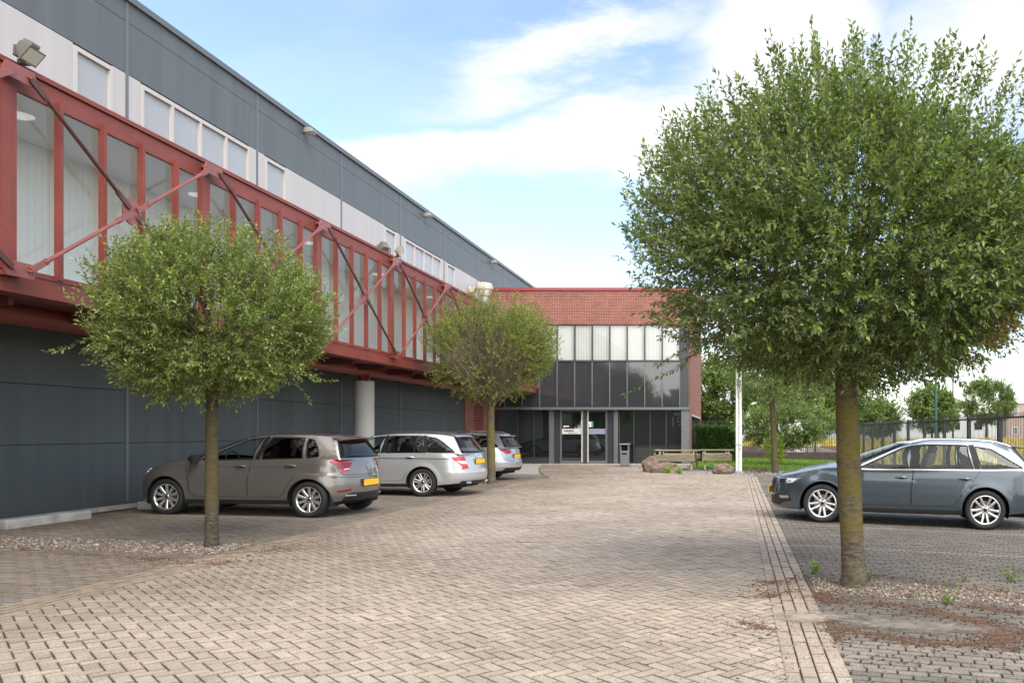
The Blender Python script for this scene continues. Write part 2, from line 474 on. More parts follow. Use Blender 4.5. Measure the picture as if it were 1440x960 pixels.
for i in range(len(nodes)-1):
    a = nodes[i]
    for j in range(5):
        g = MB(); g.box(X-.045, X-.035, a+BAY*j/5+.02, a+BAY*(j+1)/5-.02, z_gb, z_gt); bpart(g, 'pane', M_GLASSB)
        if j:
            q = MB(); yy = a+BAY*j/5; q.box(X-.03, X+.055, yy-.026, yy+.026, z_sill+.02, z_gt+.075); bpart(q, 'mullion', M_RED)
for y in nodes:
    q = MB(); q.box(X-.05, X+.03, y-.115, y+.03, z_sill+.02, z_gt+.01); q.box(X-.045, X+.015, y+.036, y+.115, z_sill+.02, z_gt+.01); bpart(q, 'post', M_RED)
rodx = X+.15
zt_n, zb_n = z_ch-.06, z_sill-.03
def bolt(mb, c, r=.022):
    mb.lathe([(0, .02), (r, .02), (r, -.02)], c=c, axis='x', n=6)
for i, y in enumerate(nodes):
    for zz, nm, sg in ((zt_n, 'upper_gusset', -1), (zb_n, 'lower_gusset', 1)):
        g = MB(); L = .27
        g.prism([(y-L, zz+sg*.14), (y+L, zz+sg*.14), (y+L*.72, zz-sg*.045), (y-L*.72, zz-sg*.045)], rodx-.012, rodx+.012, 'yz')
        g.box(X+.002, rodx-.013, y-.12, y+.12, zz-.03, zz+.03)
        for s in (-1, 1):
            bolt(g, (rodx+.02, y+s*.20, zz+sg*.10)); bolt(g, (rodx+.02, y+s*.11, zz+sg*.05))
        bpart(g, nm, M_RED2)
for i in range(len(nodes)-1):
    ya, yb = nodes[i], nodes[i+1]; yc = (ya+yb)/2; zc = (zt_n+zb_n)/2
    d = MB(); d.lathe([(0, -.012), (.185, -.012), (.185, .012), (0, .012)], c=(rodx, yc, zc), axis='x', n=28)
    for s in (-1, 1):
        for t in (-1, 1): bolt(d, (rodx+.02, yc+s*.095, zc+t*.062))
    bpart(d, 'node_plate', M_RED2)
    for (yy, zz, s, t, mt) in ((ya, zt_n, 1, -1, M_BROWN), (ya, zb_n, 1, 1, M_RED2), (yb, zt_n, -1, -1, M_RED2), (yb, zb_n, -1, 1, M_BROWN)):
        r = MB(); p = Vector((rodx+.026, yy+s*.17, zz+t*.09 - t*.17*0)); q = Vector((rodx+.026, yc-s*.11, zc-t*.07))
        r.tube([p + (q-p)*.10, q - (q-p)*.10], .026, 10)
        for e0, e1 in ((p-(q-p).normalized()*.05, p+(q-p)*.13), (q-(q-p)*.13, q+(q-p).normalized()*.05)):
            r.bar(e0, e1, .075, .030, up=(1, 0, 0))
        bpart(r, 'brace_rod', mt)
m = MB(); m.tube([(-P_P, bY0, 3.14), (-P_P, bY1-.9, 3.14)], .155, 24)
y = bY0+1
while y < bY1-1.0: m.box(-P_P-.05, -P_P+.05, y-.03, y+.03, 3.27, 3.36); y += BAY
bpart(m, 'spine_pipe', M_RED, smooth=True, angle=40)

col = empty('round_column', (-P_P, 22.25, float(zg(-P_P)))); tag(col, 'smooth grey concrete column carrying the footbridge between the parked cars', 'column')
m = MB(); m.lathe([(0, -.1), (.262, -.1), (.262, 2.80), (0, 2.80)], n=40); m.build('shaft', pm('cast_concrete', (.40, .385, .365), .8, var=.10, vscale=1.5, bump=.12, bscale=18), col, smooth=True, angle=40)
m = MB(); m.box(-.17, .17, -.17, .17, 2.80, 2.83); m.box(-.02, .02, -.15, .15, 2.83, 2.99); m.box(-.15, .15, -.02, .02, 2.83, 2.99); m.box(.17, .20, -.2, -.16, 2.78, 2.86); m.build('bearing', M_RED, col)

def floodlight(loc, rz, label, tilt=38):
    r = empty('floodlight', loc, rz); r.scale = (.8, .8, .8); tag(r, label, 'floodlight', 'floodlights on the footbridge')
    t = R(tilt); c, s = math.cos(t), math.sin(t)
    def T(x, z): return (x*c + z*s, -x*s + z*c + .16)
    h = MB()
    f = [(-.17, -.13), (.17, -.13), (.17, .13), (-.17, .13)]; b_ = [(-.10, -.06), (.10, -.06), (.10, .10), (-.10, .10)]
    vs = [(T(.16, z)[0], y, T(.16, z)[1]) for y, z in f] + [(T(-.06, z)[0], y, T(-.06, z)[1]) for y, z in b_]
    h.add(vs, [(0, 1, 2, 3), (7, 6, 5, 4), (0, 4, 5, 1), (1, 5, 6, 2), (2, 6, 7, 3), (3, 7, 4, 0)])
    for k_ in range(5):
        y = -.08+.04*k_; h.add([(T(x, z)[0], y+d, T(x, z)[1]) for d in (-.004, .004) for x, z in ((-.05, .09), (.10, .13), (.08, .19), (-.05, .16))], [(0, 1, 2, 3), (7, 6, 5, 4), (0, 4, 5, 1), (1, 5, 6, 2), (2, 6, 7, 3), (3, 7, 4, 0)])
    h.build('housing', pm('floodlight_body', (.20, .185, .165), .5, .4), r)
    g = MB(); g.add([(T(.166, z)[0], y, T(.166, z)[1]) for y, z in [(-.145, -.105), (.145, -.105), (.145, .105), (-.145, .105)]] + [(T(.150, z)[0], y, T(.150, z)[1]) for y, z in [(-.145, -.105), (.145, -.105), (.145, .105), (-.145, .105)]],
                    [(0, 1, 2, 3), (7, 6, 5, 4), (0, 4, 5, 1), (1, 5, 6, 2), (2, 6, 7, 3), (3, 7, 4, 0)])
    g.build('lens', pm('floodlight_glass', (.50, .50, .42), .15, coat=.8), r)
    k_ = MB(); k_.bar((0, -.19, .16), (0, -.19, .0), .03, .02); k_.bar((0, .19, .16), (0, .19, .0), .03, .02); k_.box(-.025, .025, -.20, .20, -.0, .02); k_.box(-.06, .06, -.06, .06, -.06, .0)
    k_.build('bracket', pm('lamp_bracket', (.14, .13, .12), .5, .4), r)
floodlight((X+.10, 10.12, z_top+.03), R(6), 'floodlight on the near end of the footbridge with its glass turned to the drive')
floodlight((X+.0, 9.75, z_top+.03), R(-150), 'floodlight cut off by the left edge of the picture')
floodlight((X+.10, 21.30, z_top+.03), R(25), 'floodlight on the far part of the footbridge turned to the drive')
floodlight((X-.05, 20.90, z_top+.03), R(150), 'floodlight turned away towards the hall on the far part of the footbridge', 30)

# ------------------------------------------------------------------ entrance block
FY = 36.7
en = empty('entrance_block', (-6.5, FY, 0)); tag(en, 'red brick entrance block with white blinds above dark glass', 'building')
def epart(mb, name, mat, parent=en, **k):
    for i, p in enumerate(mb.v): mb.v[i] = (p[0]+6.5, p[1]-FY, p[2])
    return mb.build(name, mat, parent, **k)
EX0, EX1 = -11.38, -2.04
m = MB(); m.box(EX0, EX1, FY, FY+.22, 6.29, 7.80); epart(m, 'brick_parapet', M_BRICK)
m = MB()   # soldier course
x = EX0+.004
while x < EX1-.06: m.box(x, x+.055, FY-.004, FY+.1, 6.285, 6.49); x += .068
epart(m, 'soldier_course', M_BRICK)
m = MB(); m.box(EX0, EX1+.04, FY-.05, FY+.3, 7.802, 7.93); m.box(EX1-.26, EX1+.04, FY+.3, FY+14, 7.802, 7.93); epart(m, 'roof_edge', pm('red_coping', (.27, .035, .045), .4, coat=.2))
# side wall: brick over dark windows, a lintel between
m = MB(); m.box(EX1-.22, EX1, FY+.222, FY+12.2, 2.30, 7.80); m.box(EX1-.22, EX1, FY+.222, FY+1.6, 0, 2.30); m.box(EX1-.22, EX1, FY+10.9, FY+12.2, 0, 2.30); epart(m, 'side_wall', M_BRICK)
m = MB(); m.box(EX1-.20, EX1+.03, FY+1.6, FY+10.9, 2.2, 2.296); epart(m, 'lintel', M_CONCL)
for i in range(7):
    m = MB(); m.box(EX1-.14, EX1-.06, FY+1.6+i*1.53, FY+1.68+i*1.53, 0, 2.2); epart(m, 'side_frame', M_ANTH)
M_GLASSDK = pm('dark_glass', (.006, .008, .008), .015, spec=1.0)
def dark_glass_mat():
    m = bpy.data.materials.new('reflective_dark_glass'); m.use_nodes = True
    n, l = m.node_tree.nodes, m.node_tree.links; p = n['Principled BSDF']
    p.inputs['Base Color'].default_value = (.010, .013, .013, 1); p.inputs['Roughness'].default_value = .02; p.inputs['IOR'].default_value = 2.05
    return m
M_DG = dark_glass_mat()
def spandrel_mat():
    m = bpy.data.materials.new('spandrel_glass'); m.use_nodes = True
    p = m.node_tree.nodes['Principled BSDF']
    p.inputs['Base Color'].default_value = (.036, .039, .043, 1); p.inputs['Roughness'].default_value = .03; p.inputs['IOR'].default_value = 1.85
    return m
M_SG = spandrel_mat()
for i in range(6):
    g = MB(); g.box(EX1-.11, EX1-.10, FY+1.68+i*1.53, FY+3.13+i*1.53, .02, 2.19); epart(g, 'side_window', M_DG)
m = MB(); m.box(EX0, EX1-.25, FY+12.0, FY+12.2, 0, 7.8); m.box(EX0, EX1-.23, FY+.25, FY+12, 7.4, 7.5); epart(m, 'rear_wall', M_BRICK)
m = MB(); m.box(EX0, EX1-.23, FY+1.2, FY+1.25, 0, 2.55); epart(m, 'inner_wall', pm('inner_dark', (.03, .03, .03), .9))
# upper glazing
PX = .786; XR = -2.49
xs = [XR - PX*i for i in range(12)]
z0u, z1u, z0s, z1s = 4.68, 6.27, 2.60, 4.60
m = MB()
for x in xs: m.box(x-.022, x+.022, FY-.035, FY+.10, z0u-.0, z1u)
m.box(EX0, XR+.02, FY-.03, FY+.1, z0u-.07, z0u)
epart(m, 'upper_frame', M_ANTH)
m = MB()
for x in xs: m.box(x-.022, x+.022, FY-.040, FY+.10, z0s, z1s)
m.box(EX0, XR+.45, FY-.10, FY+.3, z0s-.14, z0s-.02); epart(m, 'lower_frame', M_ANTHL)
m = MB(); m.box(XR+.03, EX1-.06, FY-.03, FY+.2, z0s-.02, z1u); epart(m, 'corner_post', M_ANTH)
rs = np.random.RandomState(3)
for i in range(11):
    a, b_ = xs[i+1]+.022, xs[i]-.022
    g = MB(); g.box(a, b_, FY+.010, FY+.018, z0u, z1u); o = epart(g, 'window', glass('upper_glass', (.95, .955, .95), 1.5, 0, 1.0))
    s = MB(); x = a+.004; tw = rs.uniform(-.015, .015)
    while x < b_-.05: s.add([(x, FY+.10+tw, z0u+.02), (x+.118, FY+.105-tw, z0u+.02), (x+.118, FY+.105-tw, z1u-.02), (x, FY+.10+tw, z1u-.02), (x, FY+.104+tw, z0u+.02), (x+.118, FY+.109-tw, z0u+.02), (x+.118, FY+.109-tw, z1u-.02), (x, FY+.104+tw, z1u-.02)],
                            [(0, 1, 2, 3), (7, 6, 5, 4), (0, 4, 5, 1), (1, 5, 6, 2), (2, 6, 7, 3), (3, 7, 4, 0)]); x += .122
    epart(s, 'blind', pm('white_blind', (.64, .65, .63), .7), o)
    g = MB(); g.box(a, b_, FY+.008, FY+.016, z0s, z1s); epart(g, 'spandrel_pane', M_SG)
m = MB(); m.box(EX0, XR, FY+.16, FY+.2, z0s, z1u); epart(m, 'backing', M_BACK)
m = MB(); m.box(EX0, EX1-.24, FY-.02, FY+1.2, 2.56, 2.58); epart(m, 'soffit', pm('soffit_grey', (.10, .10, .10), .8))
# ground floor, set back under the ledge
GY = FY+.30
SK = R(3.4)
def px2x(p): return (p-1034)/31.2
m = MB()
for p in (680, 704, 727, 750, 870.5, 891, 914, 936.5): m.box(px2x(p)-.02, px2x(p)+.02, GY-.03, GY+.05, .05, 2.5)
m.box(px2x(680), px2x(772), GY-.03, GY+.05, .02, .075); m.box(px2x(870), px2x(958), GY-.03, GY+.05, .02, .075)
m.box(EX0+.4, EX1-.3, GY-.03, GY+.05, 2.49, 2.555)
epart(m, 'ground_frame', M_ANTH)
for a, b_ in ((680, 704), (704, 727), (727, 750), (750, 772), (870.5, 891), (891, 914), (914, 936.5), (936.5, 958)):
    g = MB(); w2 = (px2x(b_)-px2x(a))/2-.02    # panes sit a touch skew in their frames
    g.obox(((px2x(a)+px2x(b_))/2, GY+.008, 1.2825), (w2*math.cos(SK), w2*math.sin(SK), 0), (-.006*math.sin(SK), .006*math.cos(SK), 0), (0, 0, 1.2075)); epart(g, 'shop_pane', M_DG)
for a, b_ in ((772, 778.5), (863, 869)):
    m = MB(); m.box(px2x(a), px2x(b_), GY-.12, GY+.05, .0, 2.55); epart(m, 'door_post', M_ANTHL)
for a, b_ in ((778.5, 787), (853.5, 863)):
    m = MB(); m.box(px2x(a), px2x(b_), GY-.02, GY+.02, .04, 2.49); epart(m, 'door_side_panel', pm('dark_panel', (.035, .038, .044), .3))
m = MB(); m.box(px2x(820), px2x(825), GY-.05, GY+.03, 0.03, 2.49); epart(m, 'door_mullion', M_ANTH)
for a, b_, hx in ((787, 820, 818), (825, 853.5, 826.5)):
    d = MB(); xa, xb = px2x(a), px2x(b_)
    d.box(xa, xa+.075, GY-.04, GY+.04, .04, 2.46); d.box(xb-.075, xb, GY-.04, GY+.04, .04, 2.46)
    d.box(xa+.075, xb-.075, GY-.04, GY+.02, .04, .17); d.box(xa+.075, xb-.075, GY-.04, GY+.02, 2.38, 2.46)
    do = epart(d, 'door', M_ANTHL)
    g = MB(); w2 = (xb-xa)/2-.075
    g.obox(((xa+xb)/2, GY+.012, 1.275), (w2*math.cos(SK), w2*math.sin(SK), 0), (-.005*math.sin(SK), .005*math.cos(SK), 0), (0, 0, 1.105)); epart(g, 'door_glass', M_DG, do)
    h = MB(); h.box(px2x(hx)-.028, px2x(hx)+.028, GY-.075, GY-.042, .10, 2.42); epart(h, 'pull_bar', pm('pale_pull', (.60, .57, .48), .4, .3), do)
    s = MB(); s.box(xa+.085, xb-.09, GY-.0195, GY-.0165, 1.37, 1.61)
    st = epart(s, 'sticker_band', pm('pale_film', (.62, .60, .57), .5) if a == 787 else pm('lilac_film', (.26, .25, .36), .4), do)
    if a == 787:
        t = MB(); x = xa+.19; rs2 = random.Random(2)
        for w in (.035, .05, .045, .05, .05, .045, .04):     # the blurred dark lettering of the film
            t.box(x, x+w, GY-.0225, GY-.0205, 1.475, 1.555); x += w+.018
        x = xa+.36
        for k_ in range(9): w = rs2.uniform(.02, .045); t.box(x, x+w, GY-.0225, GY-.0205, 1.405, 1.43); x += w+.012
        epart(t, 'lettering', pm('letter_black', (.03, .03, .03), .6), do)
        w_ = MB(); w_.box(xa+.155, xa+.40, GY-.0195, GY-.0165, 1.70, 1.745); w_.box(xa+.155, xa+.22, GY-.0200, GY-.0170, 1.68, 1.70); w_.box(xb-.125, xb-.10, GY-.0195, GY-.0165, 1.84, 1.98); w_.box(xb-.125, xb-.10, GY-.0195, GY-.0165, 1.77, 1.81); epart(w_, 'white_sticker', pm('sticker_white', (.85, .86, .82), .5), do)
    else:
        w_ = MB(); w_.box(xa+.03+.05, xa+.27, GY-.0205, GY-.0175, 1.69, 1.93); epart(w_, 'white_sticker', pm('sticker_white', (.85, .86, .82), .5), do)
        w_ = MB(); w_.box(xa+.19, xa+.262, GY-.0225, GY-.021, 1.70, 1.92); w_.box(xa+.085, xa+.13, GY-.0225, GY-.021, 1.76, 1.82); epart(w_, 'teal_sticker', pm('sticker_teal', (.03, .25, .24), .5), do)
fc = bpy.data.curves.new('reflected_number', 'FONT'); fc.body = '19'; fc.size = .62; fc.extrude = .002; fc.align_x = 'CENTER'  # reflection of a numeral banner, built as flat dark digits on the pane
fo = bpy.data.objects.new('reflected_number', fc); COL.objects.link(fo); fo.parent = en; fo.rotation_euler = (R(90), 0, 0)
fo.location = (px2x(951)+6.5, GY-.01-FY, 1.72); fc.materials.append(pm('number_dark', (.012, .03, .03), .4))
bpy.context.view_layer.update()
fme = bpy.data.meshes.new_from_object(fo.evaluated_get(bpy.context.evaluated_depsgraph_get()))
fm2 = bpy.data.objects.new('reflected_number_mesh', fme); fm2.parent = en; fm2.rotation_euler = fo.rotation_euler; fm2.location = fo.location
bpy.data.objects.remove(fo); fm2.name = 'reflected_number'; COL.objects.link(fm2)
nb = MB(); nb.box(px2x(947), px2x(957.5), GY-.012, GY-.008, 2.22, 2.34); epart(nb, 'number_bar', pm('number_teal', (.01, .07, .08), .4))
m = MB(); m.box(px2x(680), px2x(972), GY-.55, GY+.1, -.05, .035); epart(m, 'threshold', M_CONC)
m = MB(); m.box(px2x(958.5), EX1-.02, FY-.02, GY+.1, .0, 2.45); epart(m, 'corner_column', M_ANTHL)
m = MB(); m.box(-11.392, -10.95, 35.6, FY+.4, 0, 3.05); m.box(-11.393, -11.37, 34.4, 35.6, 0.06, 3.1); epart(m, 'brick_pier', M_BRICK)

# mushroom roof vent
v = empty('roof_vent', (-10.75, 35.0, z_top)); tag(v, 'cream mushroom shaped roof vent on a grey duct beside the brick parapet', 'roof vent')
m = MB(); m.lathe([(.20, 0), (.20, 1.25)], n=24); m.build('duct', M_STEELF, v, smooth=True)
m = MB(); m.lathe([(0, 1.78), (.28, 1.775), (.345, 1.73), (.37, 1.62), (.37, 1.50), (.33, 1.47), (.31, 1.36), (.26, 1.24), (.20, 1.2)], n=32); m.build('cap', pm('cream_cowl', (.56, .52, .43), .6, var=.12, vscale=4), v, smooth=True, angle=30)
m = MB(); m.box(-1.05, -.37, -.1, .1, 1.36, 1.62); m.build('side_duct', pm('cream_cowl', (.56, .52, .43), .6), v, bevel=.03)
# ================================================================== ground
def paver_mat(name, rough=.85, moss=0.0):
    """concrete pavers: each one's own tone, speckle of the aggregate, broad weathering"""
    m = bpy.data.materials.new(name); m.use_nodes = True
    n, l = m.node_tree.nodes, m.node_tree.links; b = n['Principled BSDF']
    b.inputs['Roughness'].default_value = rough; b.inputs['Specular IOR Level'].default_value = .25
    at = n.new('ShaderNodeAttribute'); at.attribute_name = 'tone'
    tc = n.new('ShaderNodeTexCoord')
    t1 = n.new('ShaderNodeTexNoise'); t1.inputs['Scale'].default_value = 95; t1.inputs['Detail'].default_value = 2
    t2 = n.new('ShaderNodeTexNoise'); t2.inputs['Scale'].default_value = .55; t2.inputs['Detail'].default_value = 6; t2.inputs['Roughness'].default_value = .6
    t3 = n.new('ShaderNodeTexNoise'); t3.inputs['Scale'].default_value = 4.5; t3.inputs['Detail'].default_value = 6
    for t in (t1, t2, t3): l.new(tc.outputs['Object'], t.inputs['Vector'])
    def mr(src, a, c, lo, hi):
        r = n.new('ShaderNodeMapRange'); r.inputs['From Min'].default_value = a; r.inputs['From Max'].default_value = c
        r.inputs['To Min'].default_value = lo; r.inputs['To Max'].default_value = hi; l.new(src, r.inputs['Value']); return r.outputs[0]
    def mul(a, c):
        k = n.new('ShaderNodeMath'); k.operation = 'MULTIPLY'; l.new(a, k.inputs[0]); l.new(c, k.inputs[1]); return k.outputs[0]
    f = mul(mul(mr(t1.outputs['Fac'], .3, .7, .62, 1.38), mr(t2.outputs['Fac'], .3, .7, .78, 1.14)), mr(t3.outputs['Fac'], .3, .75, .88, 1.10))
    s = n.new('ShaderNodeVectorMath'); s.operation = 'SCALE'; l.new(at.outputs['Color'], s.inputs[0]); l.new(f, s.inputs['Scale'])
    l.new(s.outputs[0], b.inputs['Base Color'])
    bp = n.new('ShaderNodeBump'); bp.inputs['Strength'].default_value = .35; bp.inputs['Distance'].default_value = .004
    l.new(t1.outputs['Fac'], bp.inputs['Height']); l.new(bp.outputs[0], b.inputs['Normal'])
    return m
M_PAVE = paver_mat('concrete_pavers')

def pavers(name, C, ang, L, Wd, tone, seed, mat=M_PAVE, gap=.0035, bev=.003, tilt=.003, zj=.0016, lift=0.0):
    """C centres, ang directions of the long side; tone per brick (n, 3)"""
    rs = np.random.RandomState(seed); n = len(C)
    ux = np.stack([np.cos(ang), np.sin(ang)], 1); uy = np.stack([-ux[:, 1], ux[:, 0]], 1)
    L = np.broadcast_to(L, n); Wd = np.broadcast_to(Wd, n)
    hl, hw = L/2-gap/2, Wd/2-gap/2
    z0 = zg(C[:, 0])
    ta, tb, dz = rs.normal(0, tilt, n), rs.normal(0, tilt, n), rs.normal(0, zj, n)
    V = np.zeros((n, 12, 3))
    for i, (sx, sy) in enumerate(((-1, -1), (1, -1), (1, 1), (-1, 1))):
        for j, (e, zz) in enumerate(((0, -.016), (bev, -.0008), (bev+.009, 0))):
            a, b_ = sx*(hl-e), sy*(hw-e)
            p = C + ux*a[:, None] + uy*b_[:, None]
            V[:, i+4*j, :2] = p
            V[:, i+4*j, 2] = zg(p[:, 0]) + lift + zz + (dz + ta*a + tb*b_)
    q = np.array([[8, 9, 10, 11]] + [[k_+4*r, (k_+1) % 4+4*r, (k_+1) % 4+4+4*r, k_+4+4*r] for r in (0, 1) for k_ in range(4)])
    Fc = (np.arange(n)[:, None, None]*12 + q[None]).reshape(-1, 4)
    t = np.clip(tone*(1 + rs.normal(0, .06, (n, 1))) * (1 + rs.normal(0, .006, (n, 3))), .01, 1)
    t12 = np.repeat(t[:, None], 12, 1)
    t12[:, :4] = np.array([.125, .092, .066])*rs.uniform(.6, 1.35, (n, 1, 1))          # soil in the joints
    t12[:, 4:8] *= rs.uniform(.50, .80, (n, 4, 1))*np.array([1, .96, .90])            # grime along the arrises
    col = np.concatenate([t12.reshape(-1, 3), np.ones((n*12, 1))], 1)
    o = raw_mesh(name, V.reshape(-1, 3), Fc, mat, attrs={'tone': ('FLOAT_COLOR', col)})
    tag(o, kind='structure'); return o

LIGHT = np.array([.415, .340, .270]); DARKB = np.array([.185, .160, .134]); MIDB = np.array([.29, .25, .21])
PL, PW = .19, .095
# base sheets
fm = pm('meadow_soil', (.15, .15, .055), .95, var=.35, vscale=.25)
g = MB(); g.add([(-400, -300, -.42), (500, -300, -.42), (500, 900, -.42), (-400, 900, -.42)], [(0, 1, 2, 3)])
tag(g.build('ground', fm, fix=False), kind='structure')
sand = pm('joint_sand', (.070, .054, .040), .95, var=.4, vscale=2.0, bump=.3, bscale=120)
xs = [-30, -11.4, -6.3, .7, 7.4]; g = MB()
for a, b_ in zip(xs[:-1], xs[1:]):
    za, zb_ = float(zg(a))-.0135, float(zg(b_))-.0135
    g.add([(a, -12, za), (b_, -12, zb_), (b_, 36.9, zb_), (a, 36.9, za)], [(0, 1, 2, 3)])
tag(g.build('sand_bed', sand, fix=False), kind='structure')
# drive in 45 degree herringbone, widening to the entrance
apron = [(-5.99, 1.5), (.39, 1.5), (.39, 27.2), (-3.3, 31.2), (-4.35, 34.4), (-4.7, 36.2), (-8.5, 36.2), (-7.9, 33.0), (-7.0, 29.4), (-6.2, 27.2), (-5.99, 26)]
def poly_mask(P, poly):
    x, y = P[:, 0], P[:, 1]; r = np.zeros(len(P), bool); n = len(poly)
    for i in range(n):
        x1, y1 = poly[i]; x2, y2 = poly[(i+1) % n]
        if y1 == y2: continue
        r ^= ((y1 > y) != (y2 > y)) & (x < (x2-x1)*(y-y1)/(y2-y1)+x1)
    return r
N = 400
ii, jj = np.meshgrid(np.arange(-N, N), np.arange(-N, N), indexing='ij'); ii = ii.ravel(); jj = jj.ravel()
m4 = (ii+jj) % 4
hor = m4 == 0; ver = m4 == 2
cl = np.concatenate([np.stack([ii[hor]+1.0, jj[hor]+.5], 1), np.stack([ii[ver]+.5, jj[ver]+1.0], 1)])*PW
al = np.concatenate([np.zeros(hor.sum()), np.full(ver.sum(), math.pi/2)])
ca = math.cos(R(45)); rot = np.array([[ca, -ca], [ca, ca]])
C = cl @ rot.T + np.array([-3.0, 16.0]); A_ = al + R(45)
k = poly_mask(C, apron); C = C[k]; A_ = A_[k]
rs = np.random.RandomState(4)
tn = np.repeat(LIGHT[None], len(C), 0)
# old mossy bricks along the left border
grime = .55*np.clip((-3.5-C[:, 0] + .5*np.sin(C[:, 1]*.9) + .3*np.sin(C[:, 1]*2.3+C[:, 0]*2))/2.2, 0, 1) + .10*np.sin(C[:, 1]*.7+C[:, 0]*1.3)
grime = np.clip(grime + rs.normal(0, .05, len(C)), 0, .6)
tn = tn*(1-grime[:, None]) + np.array([.20, .165, .115])*grime[:, None]
pavers('drive_paving', C, A_, PL, PW, tn, 1)
# border strips of stretcher courses
def strip(name, x0, y0, y1, rows, seed, tone):
    P_, rs = [], np.random.RandomState(seed); sl, sw = .205, .1015
    for r in range(rows):
        ys = np.arange(y0 + (r % 2)*sl/2, y1, sl)
        P_.append(np.stack([np.full(len(ys), x0 + (r+.5)*sw), ys], 1))
    P_ = np.concatenate(P_)
    t = np.repeat(tone[None], len(P_), 0)
    pavers(name, P_, np.full(len(P_), math.pi/2), sl, sw, t, seed, gap=.004, bev=.003, lift=.004)
strip('kerb_strip_right', .305, 1.5, 27.2, 4, 2, LIGHT*.93)
strip('kerb_strip_left', -6.305, 1.5, 26.2, 4, 3, LIGHT*np.array([.74, .71, .66]))
# parking bays: courses run with the bay lines
SR, SL = .185, .10          # how far the bay lines lean
def bay(name, x0, x1, q0, q1, lean, xref, lights, gaps, base, seed, sgn):
    """rows of pavers parallel to y = q - lean*(x - xref)"""
    th = -math.atan(lean); u = np.array([math.cos(th), math.sin(th)]); v = np.array([-u[1], u[0]])
    rs = np.random.RandomState(seed); rows = []
    q = q0
    cy = math.cos(th)
    while q < q1:
        row = np.arange(-9, 9, PL) + (rs.uniform(-.02, .02) + (PL/2 if int(round((q-q0)/PW*cy)) % 2 else 0))
        c = np.array([xref, q]) + row[:, None]*u[None]
        rows.append(np.concatenate([c, np.full((len(c), 1), q)], 1)); q += PW/cy
    C = np.concatenate(rows); C = C[(C[:, 0] > x0) & (C[:, 0] < x1)]
    for a, b_ in gaps: C = C[~((C[:, 2] > a) & (C[:, 2] < b_))]
    t = np.repeat(base[None], len(C), 0)
    for a, b_ in lights:
        k = (C[:, 2] > a) & (C[:, 2] < b_); t[k] = MIDB*.88
    warm = .5+.5*np.sin(C[:, 2]*2.2 + C[:, 0]*.4); t *= (1 + .12*(warm[:, None]-.5))
    pavers(name, C[:, :2], np.full(len(C), th), PL, PW, t, seed, gap=.006)
bay('bay_paving_right', .64, 6.4, 2.2, 29.5, SR, .7, [(5.1, 5.95), (10.75, 10.98), (13.28, 13.5), (15.8, 16.0), (18.3, 18.5), (20.8, 21.0), (23.3, 23.5)], [(7.62, 8.48)], DARKB*1.02, 11, 1)
bay('bay_paving_left', -11.0, -6.25, 2.0, 28.3, SL, -6.8, [(6.9, 7.4), (13.72, 13.95), (16.2, 16.4), (18.7, 18.9), (21.2, 21.4)], [(9.95, 10.85), (22.9, 23.7)], DARKB*np.array([1.25, 1.20, 1.12]), 12, -1)

# loose gravel and litter: small stones, flakes
def stones(name, P, size, cols, seed, mat, flat=.6):
    rs = np.random.RandomState(seed); n = len(P)
    base = np.array([[1, 0, 0], [-1, 0, 0], [0, 1, 0], [0, -1, 0], [0, 0, 1], [0, 0, -1]], float)
    fc = np.array([[0, 2, 4], [2, 1, 4], [1, 3, 4], [3, 0, 4], [2, 0, 5], [1, 2, 5], [3, 1, 5], [0, 3, 5]])
    s = size*rs.lognormal(0, .35, (n, 1, 1))*rs.uniform(.6, 1.25, (n, 6, 1))
    a = rs.uniform(0, 6.28, n); ca, sa = np.cos(a), np.sin(a)
    V = base[None]*s*np.array([1, 1, flat])
    X = V[:, :, 0]*ca[:, None] - V[:, :, 1]*sa[:, None]; Y = V[:, :, 0]*sa[:, None] + V[:, :, 1]*ca[:, None]
    V = np.stack([X + P[:, 0:1], Y + P[:, 1:2], V[:, :, 2] + P[:, 2:3]], 2)
    t = cols[rs.randint(0, len(cols), n)]*rs.uniform(.75, 1.2, (n, 1))
    col = np.concatenate([np.repeat(t, 6, 0), np.ones((n*6, 1))], 1)
    o = raw_mesh(name, V.reshape(-1, 3), (np.arange(n)[:, None, None]*6+fc[None]).reshape(-1, 3), mat, attrs={'tone': ('FLOAT_COLOR', col)})
    tag(o, kind='stuff'); return o
def tone_mat(name, rough=.9, trans=0.0):
    m = bpy.data.materials.new(name); m.use_nodes = True
    n, l = m.node_tree.nodes, m.node_tree.links; b = n['Principled BSDF']; b.inputs['Roughness'].default_value = rough
    b.inputs['Specular IOR Level'].default_value = .2
    at = n.new('ShaderNodeAttribute'); at.attribute_name = 'tone'; l.new(at.outputs['Color'], b.inputs['Base Color'])
    return m
M_STONE = tone_mat('pebbles')
GR = np.array([[.30, .265, .235], [.20, .17, .145], [.38, .35, .32], [.14, .115, .095], [.22, .16, .115], [.13, .075, .05], [.17, .14, .07]])
def strip_pts(x0, x1, q0, q1, lean, xref, n, seed, zoff=-.006):
    rs = np.random.RandomState(seed); x = rs.uniform(x0, x1, n); q = q0 + (q1-q0)*rs.beta(1.6, 1.6, n)
    return np.stack([x, q - lean*(x-xref), zg(x)+zoff + rs.uniform(0, .012, n)], 1)
